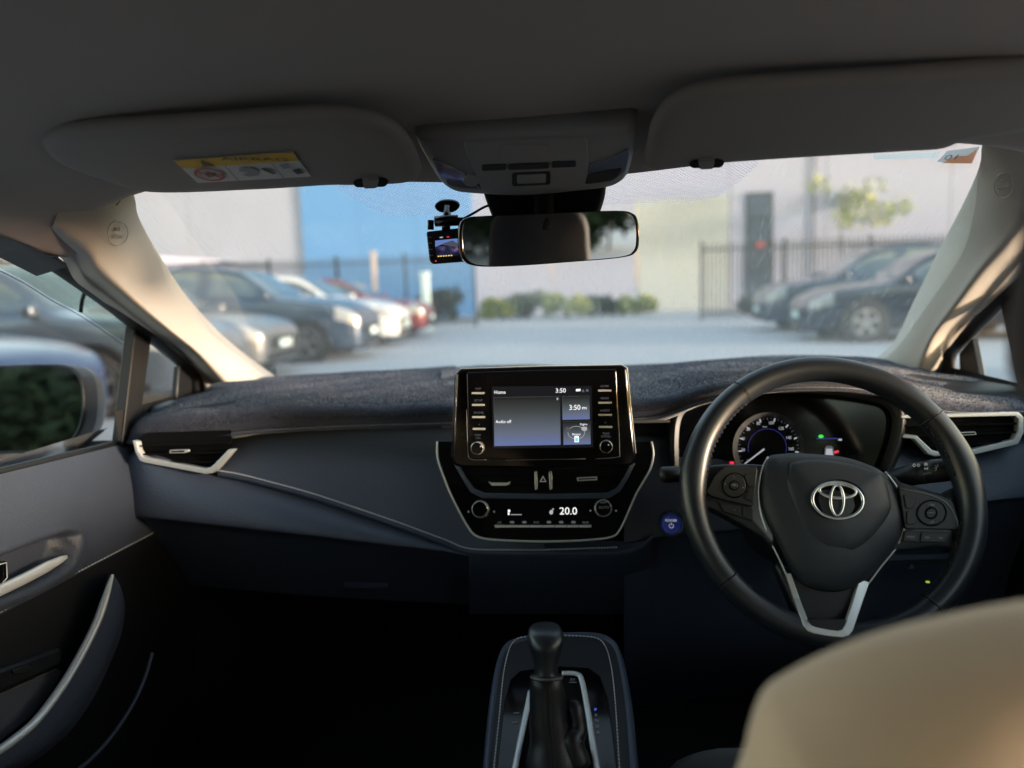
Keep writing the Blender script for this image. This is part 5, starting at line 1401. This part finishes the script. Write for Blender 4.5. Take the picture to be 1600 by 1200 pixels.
box('bench_backrest', (-.68, -1.28, .5), (.68, -1.08, 1.06), 'seat_fabric', rb, bevel=.05)
# ================================================================== OUTSIDE
mat('asphalt', (0.390, 0.406, 0.437), .75, bump=(60, .4), mottle=(1.3, (0.429, 0.445, 0.476), .3))
mat('concrete_apron', (0.437, 0.445, 0.460), .85, bump=(40, .2), mottle=(.8, (0.484, 0.491, 0.507), .3))
mat('wall_grey', (.312, .335, .415), .85, bump=(15, .1), mottle=(.35, (.359, .382, .465), .3))
mat('wall_warm', (.312, .328, .420), .85, bump=(15, .1), mottle=(.3, (.359, .373, .470), .3))
mat('wall_blue', (.088, .25, .52), .6, mottle=(.3, (.10, .27, .55), .3))
mat('roller_cream', (0.406, 0.429, 0.413), .55)
mat('fence_black', (.015, .015, .017), .5)
mat('car_glass', (.07, .10, .12), .06, spec=.8, coat=.5)
mat('window_dark', (.05, .075, .11), .2, spec=.15)
mat('tyre', (.02, .02, .021), .85)
mat('alloy', (.45, .46, .47), .3, metal=.85)
mat('lamp_glass', (.30, .32, .34), .08, spec=.8, coat=.6)
mat('car_trim', (.012, .012, .013), .5)
mat('bark', (.10, .075, .055), .9, bump=(20, .6))
mat('leaf_dark', (.018, .034, .016), .7, spec=.2, mottle=(3, (.034, .055, .022), .2))
mat('leaf_light', (.28, .34, .10), .6, mottle=(3, (.36, .36, .15), .2))
mat('leaf_grey', (0.140, 0.179, 0.109), .6, mottle=(3, (0.187, 0.211, 0.140), .2))
mat('paint_white', (.6, .75, .74), .5)

def sheet(name, x0, y0, x1, y1, z, m_, label, cat):
    o = mesh_obj(name, [(x0, y0, z), (x1, y0, z), (x1, y1, z), (x0, y1, z)], [(0, 1, 2, 3)], m_)
    return tag(o, label, cat, kind='structure')
sheet('ground', -250, -250, 250, 250, 0, 'asphalt', 'grey asphalt of the car park', 'ground')
sheet('driveway', -40, 21.6, 40, 29.2, .004, 'concrete_apron', 'pale concrete yard behind the black fences', 'driveway')

# ---- warehouse across the yard
wh = empty('warehouse', (0, 29.2, 0), 'pale concrete warehouse with blue cladding and a cream roller door', 'building')
def bx(name, lo, hi, m_, parent): return box(name, lo, hi, m_, parent)
WY = 29.2
xs = [-46, -41, -36, -31, -26, -21, -16.2, -11.35]
for a, b in zip(xs, xs[1:]): bx('concrete_panel', (a + .012, WY, 0), (b - .012, WY + .25, 10), 'wall_grey', wh)
xb = [-11.35, -9.0, -6.7, -4.45]
for a, b in zip(xb, xb[1:]): bx('cladding_panel', (a + .008, WY - .12, 0), (b - .008, WY + .1, 10), 'wall_blue', wh)
for a, b in ((-4.45, -1.4), (-1.4, 1.9)): bx('concrete_panel', (a + .012, WY, 0), (b - .012, WY + .25, 10), 'wall_warm', wh)
bx('concrete_panel', (1.912, WY, 4.25), (5.388, WY + .25, 10), 'wall_warm', wh)
for a, b in ((5.4, 8.9), (8.9, 13.3), (13.3, 17.7), (17.7, 22.1), (22.1, 26.5), (26.5, 34)): bx('concrete_panel', (a + .012, WY, 0), (b - .012, WY + .25, 10), 'wall_warm', wh)
rd = bx('roller_door', (1.92, WY - .01, 0), (5.38, WY + .2, 4.25), 'roller_cream', wh)
for k in range(28):
    z = .02 + k * .15
    mesh_obj('door_slat', [(1.96, WY - .012, z), (5.34, WY - .012, z), (5.34, WY - .03, z + .075), (1.96, WY - .03, z + .075), (5.34, WY - .012, z + .146), (1.96, WY - .012, z + .146)], [(0, 1, 2, 3), (3, 2, 4, 5)], 'roller_cream', rd)
wd = bx('entrance_window', (6.0, WY - .05, .3), (6.98, WY - .02, 4.3), 'car_trim', wh)
for k, (z0, z1) in enumerate(((.4, 1.35), (1.42, 2.35), (2.42, 3.3), (3.37, 4.2))):
    bx('window_pane', (6.08, WY - .065, z0), (6.90, WY - .055, z1), 'window_dark', wd)
mat('sign_red', (.5, .08, .06), .6)
bx('notice_board', (6.35, WY - .09, 2.2), (6.65, WY - .07, 2.45), 'sign_red', wd)
tube('downpipe', [V((8.45, WY - .06, 0)), V((8.45, WY - .06, 10))], .03, 'car_trim', wh, seg=8)
bx('roof_cap', (-46, WY - .2, 10.002), (34, WY + 12, 10.2), 'wall_grey', wh)

sw_ = empty('boundary_wall', (-15, 8, 0), 'rendered boundary wall behind the row of cars on the passenger side', 'wall', kind='thing')
for k in range(9):
    bx('wall_panel', (-15.2, -14 + k * 4.8 + .01, 0), (-15, -14 + (k + 1) * 4.8 - .01, 2.6), 'wall_warm', sw_)

# ---- palisade fences
def fence(x0, x1, y, h, label, mdir=1):
    root = empty('metal_fence', ((x0 + x1) / 2, y, 0), label, 'fence', 'black metal fences along the yard')
    for z in (.18, h - .22):
        bx('rail', (x0, y - .02, z), (x1, y + .02, z + .045), 'fence_black', root)
    n = int((x1 - x0) / 2.4) + 1
    for k in range(n + 1):
        x = lerp(x0, x1, k / n)
        bx('post', (x - .035, y - .036, 0), (x + .035, y + .036, h + .05), 'fence_black', root)
    first = None
    m_ = int((x1 - x0) / .115)
    for k in range(1, m_):
        x = lerp(x0, x1, k / m_)
        if first is None:
            me_o = mesh_obj('bar', [(dx * .016, dy * .016, z) for z in (.06, h - .05) for dx, dy in ((-1, -1), (1, -1), (1, 1), (-1, 1))] + [(0, 0, h + .03)],
                            [(0, 3, 2, 1), (0, 1, 5, 4), (1, 2, 6, 5), (2, 3, 7, 6), (3, 0, 4, 7), (4, 5, 8), (5, 6, 8), (6, 7, 8), (7, 4, 8)], 'fence_black', None)
            first = me_o; o = me_o
        else:
            o = first.copy(); link(o)
        o.parent = root; o.matrix_parent_inverse = Matrix.Translation(-root.location)
        o.location = V((x, y, 0))
    return root
fence(-13.5, -3.25, 21.3, 2.15, 'black bar fence in front of the blue cladding')
fence(3.2, 14.5, 21.4, 2.15, 'black bar fence in front of the tall dark window')

# ---- post and bin by the gate opening
sp_ = empty('gate_post', (-4.55, 20.6, 0), 'white square post standing by the black fence', 'post')
box('post_shaft', (-4.65, 20.5, 0), (-4.45, 20.7, 1.55), 'paint_white', sp_, bevel=.01)
box('post_cap', (-4.68, 20.47, 1.55), (-4.42, 20.73, 1.62), 'paint_white', sp_, bevel=.01)
sg = empty('gate_post', (-6.1, 20.9, 0), 'pale rusty post behind the parked cars', 'post')
mat('rusty_paint', (.45, .38, .33), .7)
box('post_shaft', (-6.16, 20.84, 0), (-6.04, 20.96, 2.2), 'rusty_paint', sg, bevel=.01)
box('post_cap', (-6.2, 20.8, 2.2), (-6.0, 21.0, 2.26), 'rusty_paint', sg, bevel=.01)

# ---- foliage
def leaves(name, centres, n, size, m_, seed, parent=None):
    rnd = random.Random(seed); vs_, fs = [], []
    for _ in range(n):
        c, r = rnd.choice(centres)
        while True:
            p = V((rnd.uniform(-1, 1), rnd.uniform(-1, 1), rnd.uniform(-1, 1)))
            if p.length < 1: break
        p = V(c) + V((p.x * r, p.y * r, p.z * r * .75))
        if p.z < .02: p.z = .02 + rnd.random() * .1
        d = V((rnd.gauss(0, 1), rnd.gauss(0, 1), rnd.gauss(0, .7))).normalized(); w = d.cross(V((rnd.gauss(0, 1), rnd.gauss(0, 1), rnd.gauss(0, 1)))).normalized()
        L = size * rnd.uniform(.6, 1.4); k = len(vs_)
        vs_ += [p, p + d * L * .5 + w * L * .22, p + d * L, p + d * L * .5 - w * L * .22]
        fs.append((k, k + 1, k + 2, k + 3))
    me = bpy.data.meshes.new(name); me.from_pydata([tuple(v) for v in vs_], [], fs)
    o = bpy.data.objects.new(name, me); link(o); setmat(o, m_); adopt(o, parent); o['kind'] = 'stuff'
    return o
def shrub(x, y, w, h, m_, label, seed, n=1800):
    rnd = random.Random(seed)
    root = empty('shrub', (x, y, 0), label, 'shrub', 'low shrubs in the yard')
    cs = [((x + rnd.uniform(-.5, .5) * w, y + rnd.uniform(-.3, .3), h * rnd.uniform(.3, .75)), h * .38) for _ in range(9)]
    leaves('foliage', cs, n, .16, m_, seed, root)
    for k in range(5):
        tube('stem', [V((x + rnd.uniform(-.1, .1), y, 0)), V((x + rnd.uniform(-.4, .4) * w, y + rnd.uniform(-.2, .2), h * .6))], .018, 'bark', root, seg=6)
shrub(-3.05, 25.5, 1.0, .75, 'leaf_light', 'yellow green shrub nearest the blue cladding', 11)
shrub(-2.15, 25.8, 1.1, 1.0, 'leaf_grey', 'grey green shrub below the rear view mirror', 12)
shrub(-.75, 25.4, 1.5, .85, 'leaf_light', 'wide bright green shrub between two grey ones', 13)
shrub(.45, 26.0, .9, .7, 'leaf_dark', 'small dark shrub beside the wide bright green one', 14)
shrub(1.55, 25.6, 1.1, .68, 'leaf_light', 'pale green shrub nearest the cream roller door', 15)
shrub(-5.2, 24.5, 1.4, 1.2, 'leaf_dark', 'dark bush behind the bar fence at the blue cladding', 16, 2600)
shrub(-7.6, 24.5, 1.0, .9, 'leaf_dark', 'small dark bush behind the fence beyond the red car', 17)
shrub(5.3, 24.0, .9, .7, 'leaf_dark', 'dark shrub behind the fence beside the roller door', 18)
shrub(8.0, 24.2, .8, .8, 'leaf_dark', 'dark shrub behind the fence beside the dark window', 19)

def tree(x, y, h, crown_z, cr_, m_, label, seed, n=6000, size=.3, group=None, spread=1.0, blobs=14, trunk=.14):
    rnd = random.Random(seed)
    root = empty('tree', (x, y, 0), label, 'tree', group)
    tr = tube('trunk', cr([V((x, y, 0)), V((x + rnd.uniform(-.15, .15), y, h * .3)), V((x + rnd.uniform(-.3, .3), y + .1, h * .6)), V((x + rnd.uniform(-.4, .4), y, h * .92))], 4), [trunk * (1 - .055 * k) for k in range(13)], 'bark', root, seg=8)
    cs = []
    for k in range(blobs):
        a = rnd.uniform(0, 2 * pi); r = cr_ * rnd.uniform(.25, 1) * spread
        c = V((x + cos(a) * r, y + sin(a) * r, crown_z + rnd.uniform(-.5, .5) * (h - crown_z) * 1.6))
        cs.append((tuple(c), cr_ * rnd.uniform(.22, .42)))
        b0 = V((x, y, crown_z - (h - crown_z) * rnd.uniform(.3, .8)))
        tube('limb', cr([b0, b0.lerp(c, .5) + V((0, 0, -.12 * cr_)), c], 4), [trunk * .42 * (1 - .09 * q) for q in range(9)], 'bark', root, seg=6)
    leaves('crown', cs, n, size, m_, seed, root)
tree(9.2, 27.6, 4.5, 3.6, 1.9, 'leaf_light', 'slender young tree against the warehouse wall', 31, n=900, size=.2, spread=1.0, blobs=9, trunk=.05)
tree(13.2, 27.3, 3.6, 2.9, .9, 'leaf_grey', 'small sapling behind the dark car on the driver side', 32, n=500, size=.2, blobs=6, trunk=.04)
tree(-3.2, -13.0, 6.5, 4.6, 3.0, 'leaf_dark', 'tall dark tree behind the car seen in the door mirror', 41, n=16000, size=.34, group='trees behind the car', blobs=16)
tree(-6.0, -14.5, 6.5, 4.4, 3.2, 'leaf_dark', 'leaning dark tree behind the car near the boundary wall', 44, n=9000, size=.36, group='trees behind the car', blobs=18)
tree(-.2, -16.0, 7.0, 5.0, 3.0, 'leaf_dark', 'broad dark tree behind the car seen in the door mirror', 42, n=14000, size=.34, group='trees behind the car', blobs=14)
tree(4.5, -15.0, 6.5, 4.6, 3.0, 'leaf_dark', 'dark tree behind the car on the driver side', 43, n=6000, size=.34, group='trees behind the car', blobs=12)

def added_hedge(x0, x1, y, h, label, seed):  # added out of view to hide the bright horizon from the reflections
    rnd = random.Random(seed)
    root = empty('added_hedge', ((x0 + x1) / 2, y, 0), label, 'added_hedge')
    cs = [((rnd.uniform(x0, x1), y + rnd.uniform(-.5, .5), rnd.uniform(.25, h - .4)), .75) for _ in range(int((x1 - x0) * 9))]
    leaves('foliage', cs, int((x1 - x0) * 1500), .34, 'leaf_dark', seed, root)
    for k in range(int((x1 - x0) / 1.2)):
        x = x0 + .6 + k * 1.2
        tube('stem', [V((x, y, 0)), V((x + rnd.uniform(-.2, .2), y, h * .7))], .05, 'bark', root, seg=6)
added_hedge(-16, 14, -18, 4.4, 'added greenery behind the car hiding the bright horizon', 61)
# ---- parked cars
def norm_at(G, i, j):
    a = G[min(i + 1, len(G) - 1)][j] - G[max(i - 1, 0)][j]; b = G[i][min(j + 1, len(G[0]) - 1)] - G[i][max(j - 1, 0)]
    n = a.cross(b)
    return n.normalized() if n.length > 1e-9 else V((0, 0, 1))
def parked_car(pos, rot, L, H, hw, paint, label, suv=False, alloy='alloy', sedan=False):
    root = bpy.data.objects.new('parked_car', None); link(root)
    tag(root, label, 'car', 'cars parked in the car park')
    fx = [0, .012, .045, .11, .2, .275, .33, .40, .47, .60, .74, .86, .93, .975, 1.0]
    bw = [.60, .72, .82, .90, .97, .99, 1, 1, 1, 1, 1, .98, .95, .9, .82]
    k = H / 1.62
    bz = [.62, .70, .80, .88, .93, .97, .99, 1.0, 1.01, 1.03, 1.05, 1.07, 1.06, 1.0, .9]
    if sedan: tz = [.66, .75, .85, .93, .99, 1.03, 1.12, 1.32, 1.50, 1.60, 1.56, 1.32, 1.14, 1.08, .98]
    else: tz = [.68, .78, .89, .98, 1.04, 1.08, 1.17, 1.37, 1.54, 1.62, 1.62, 1.57, 1.47, 1.25, 1.05]
    rows = []
    for f_, w, b, t in zip(fx, bw, bz, tz):
        x = -f_ * L; w *= hw; b *= k; t *= k
        cab = smooth01((t - b - .08) / .35)
        rw = lerp(w * .86, hw * .70, cab)
        lowz = .30 if f_ in (0, 1.0) else .22
        half = [(0, lowz), (w * .88, lowz), (w * .985, lowz + .10), (w * 1.0, lerp(lowz, b, .55)), (w * .985, b), (lerp(w * .93, rw + .05, cab), lerp(b + (t - b) * .35, b + (t - b) * .5, cab)), (rw, t - .05 * k), (rw * .6, t - .012), (0, t)]
        rows.append([V((x, y, z)) for y, z in half] + [V((x, -y, z)) for y, z in half[-2:0:-1]])
    nu = 3
    G = []
    C = len(rows[0])
    cl = [cr(r, nu, closed=True) for r in rows]
    cols = [cr(list(c), 3) for c in zip(*cl)]
    G = [list(r) for r in zip(*cols)]
    R_, C_ = len(G), len(G[0])
    body = grid('body', G, paint, None, closed_u=True, caps=True)
    body.parent = root
    def patch(name, i0, i1, j0, j1, m_, off=.006, parent=root):
        rr = []
        for i in range(i0, i1 + 1):
            r = []
            for j in range(j0, j1 + 1):
                jj = j % C_
                a = G[min(i + 1, R_ - 1)][jj] - G[max(i - 1, 0)][jj]; b = G[i][(jj + 1) % C_] - G[i][jj - 1]
                n = a.cross(b).normalized()
                cx = V((G[i][jj].x, 0, .7))
                if n.dot(G[i][jj] - cx) < 0: n = -n
                r.append(G[i][jj] + n * off)
            rr.append(r)
        o = grid(name, rr, m_, None); o.parent = parent
        return o
    # profile index: 3 fine columns per control point; 4 = belt, 6 = roof edge, 8 = centre top
    i_ws0, i_ws1 = (17, 24)
    patch('windscreen', i_ws0, i_ws1, 19, 29, 'car_glass')
    rear_i = (33, 38) if sedan else (35, 39)
    patch('hatch_window', rear_i[0], rear_i[1], 19, 29, 'car_glass')
    for (j0, j1) in ((13, 17), (31, 35)):
        patch('side_window', 20, 26, j0, j1, 'car_glass')
        patch('side_window', 27, 32, j0, j1, 'car_glass')
        if not sedan: patch('quarter_window', 33, 35, j0, j1, 'car_glass')
    for (j0, j1) in ((10, 13), (35, 38)):
        patch('headlight', 2, 8, j0, j1, 'lamp_glass', .008)
        patch('tail_light', R_ - 6, R_ - 2, j0, j1, 'sign_red', .008)
        patch('sill_trim', 8, R_ - 6, 4 if j0 == 10 else 42, 6 if j0 == 10 else 44, 'car_trim', .006)
    def b_(name, lo, hi, m_, bevel=0):
        o = box(name, lo, hi, m_, None, bevel); o.parent = root; return o
    b_('grille', (-.03, -.40 * hw / .9, .40), (.035, .40 * hw / .9, .58), 'car_trim', .01)
    b_('air_intake', (-.03, -.5, .26), (.03, .5, .36), 'car_trim', .01)
    b_('number_plate', (.036, -.19, .42), (.045, .19, .53), 'paint_white')
    for s in (-1, 1):
        b_('wing_mirror', (-.33 * L - .05, s * (hw + .02) - .07, 1.02 * k), (-.33 * L + .08, s * (hw + .02) + .07, 1.15 * k), paint, .03)
        for f_ in (.195, .79):
            c = V((-f_ * L, s * (hw - .005), .335))
            d = V((0, s, 0))
            a = cyl('wheel_arch', c + V((0, s * .012, .01)), d, .405, .12, 'car_trim', None, seg=32); a.parent = root
            w = lathe('wheel', c, d, [(.20, -.19), (.31, -.18), (.335, -.14), (.335, .0), (.31, .025), (.245, .025), (.235, .01)], 'tyre', None, seg=32); w.parent = root
            r_ = lathe('rim', c, d, [(.235, -.05), (.235, .018), (.215, .02), (.20, -.03)], alloy, None, seg=28); r_.parent = w
            for q in range(5):
                an = 2 * pi * q / 5 + .3
                e = V((cos(an), 0, sin(an))); t = V((-sin(an), 0, cos(an)))
                sp = mesh_obj('spoke', [c + d * .012 + e * .02 + t * .03, c + d * .016 + e * .21 + t * .038, c + d * .016 + e * .21 - t * .038, c + d * .012 + e * .02 - t * .03, c - d * .03 + e * .02 + t * .03, c - d * .02 + e * .21 + t * .05, c - d * .02 + e * .21 - t * .05, c - d * .03 + e * .02 - t * .03],
                              [(0, 1, 2, 3), (0, 4, 5, 1), (2, 6, 7, 3), (1, 5, 6, 2), (3, 7, 4, 0)], alloy, None); sp.parent = w
            h_ = cyl('hub_cap', c + d * .018, d, .045, .05, alloy, None, seg=16); h_.parent = w
    if suv:
        for s in (-1, 1):
            o = tube('roof_bar', [V((-.45 * L, s * hw * .62, H + .0)), V((-.5 * L, s * hw * .62, H + .04)), V((-.8 * L, s * hw * .62, H + .04)), V((-.85 * L, s * hw * .62, H))], .02, 'car_trim', None, seg=8); o.parent = root
    root.location = V(pos); root.rotation_euler = (0, 0, rot)
    return root
def paint(name, col, metal=.3, rough=.3):
    return mat(name, col, rough, metal=metal, coat=.8)
paint('paint_slate', (.035, .055, .09)); paint('paint_silver', (.10, .13, .17), .5); paint('paint_navy', (.012, .025, .09)); paint('paint_red', (.20, .03, .035)); paint('paint_pearl', (.66, .67, .66), .1); paint('paint_ink', (.012, .018, .035)); paint('paint_grey', (.16, .17, .18), .5)
parked_car((-3.85, 5.0, 0), radians(2), 4.3, 1.48, .88, 'paint_navy', 'dark blue car nearest the passenger door mirror')
parked_car((-3.95, 7.65, 0), radians(0), 4.5, 1.62, .9, 'paint_silver', 'steel grey car outside the side window, behind the dark blue one', suv=True)
parked_car((-4.35, 10.2, 0), radians(-1), 4.3, 1.46, .88, 'paint_grey', 'grey hatchback half hidden by the sunlit pillar')
parked_car((-3.80, 12.75, 0), radians(1), 4.6, 1.68, .92, 'paint_slate', 'slate blue utility car in the middle of the passenger-side row', suv=True)
parked_car((-3.85, 15.35, 0), radians(0), 4.4, 1.55, .9, 'paint_pearl', 'white car between the slate blue car and the red one')
parked_car((-3.85, 17.9, 0), radians(0), 4.3, 1.5, .88, 'paint_red', 'red car at the far end of the row by the fence')
parked_car((3.8, 13.9, 0), radians(180), 4.5, 1.56, .92, 'paint_ink', 'near black car with bright alloy wheels on the driver side')
parked_car((3.7, 16.6, 0), radians(180), 4.6, 1.72, .92, 'paint_slate', 'blue grey car behind the near black one on the driver side', suv=True)
parked_car((4.7, 7.4, 0), radians(180), 4.5, 1.5, .9, 'paint_grey', 'dark grey car outside the driver window')

# outer skin of this car, seen in the door mirror
for s in (-1, 1):
    rows = []
    for z, x in ((.35, .86), (.55, .885), (.75, .88), (.90, .86), (.955, .80)):
        rows.append([V((s * x, y, z)) for y in (-2.1, -1.2, -.3, .6, 1.2)])
    grid('body_side', fine(rows, 2, 3), 'own_paint', sh)
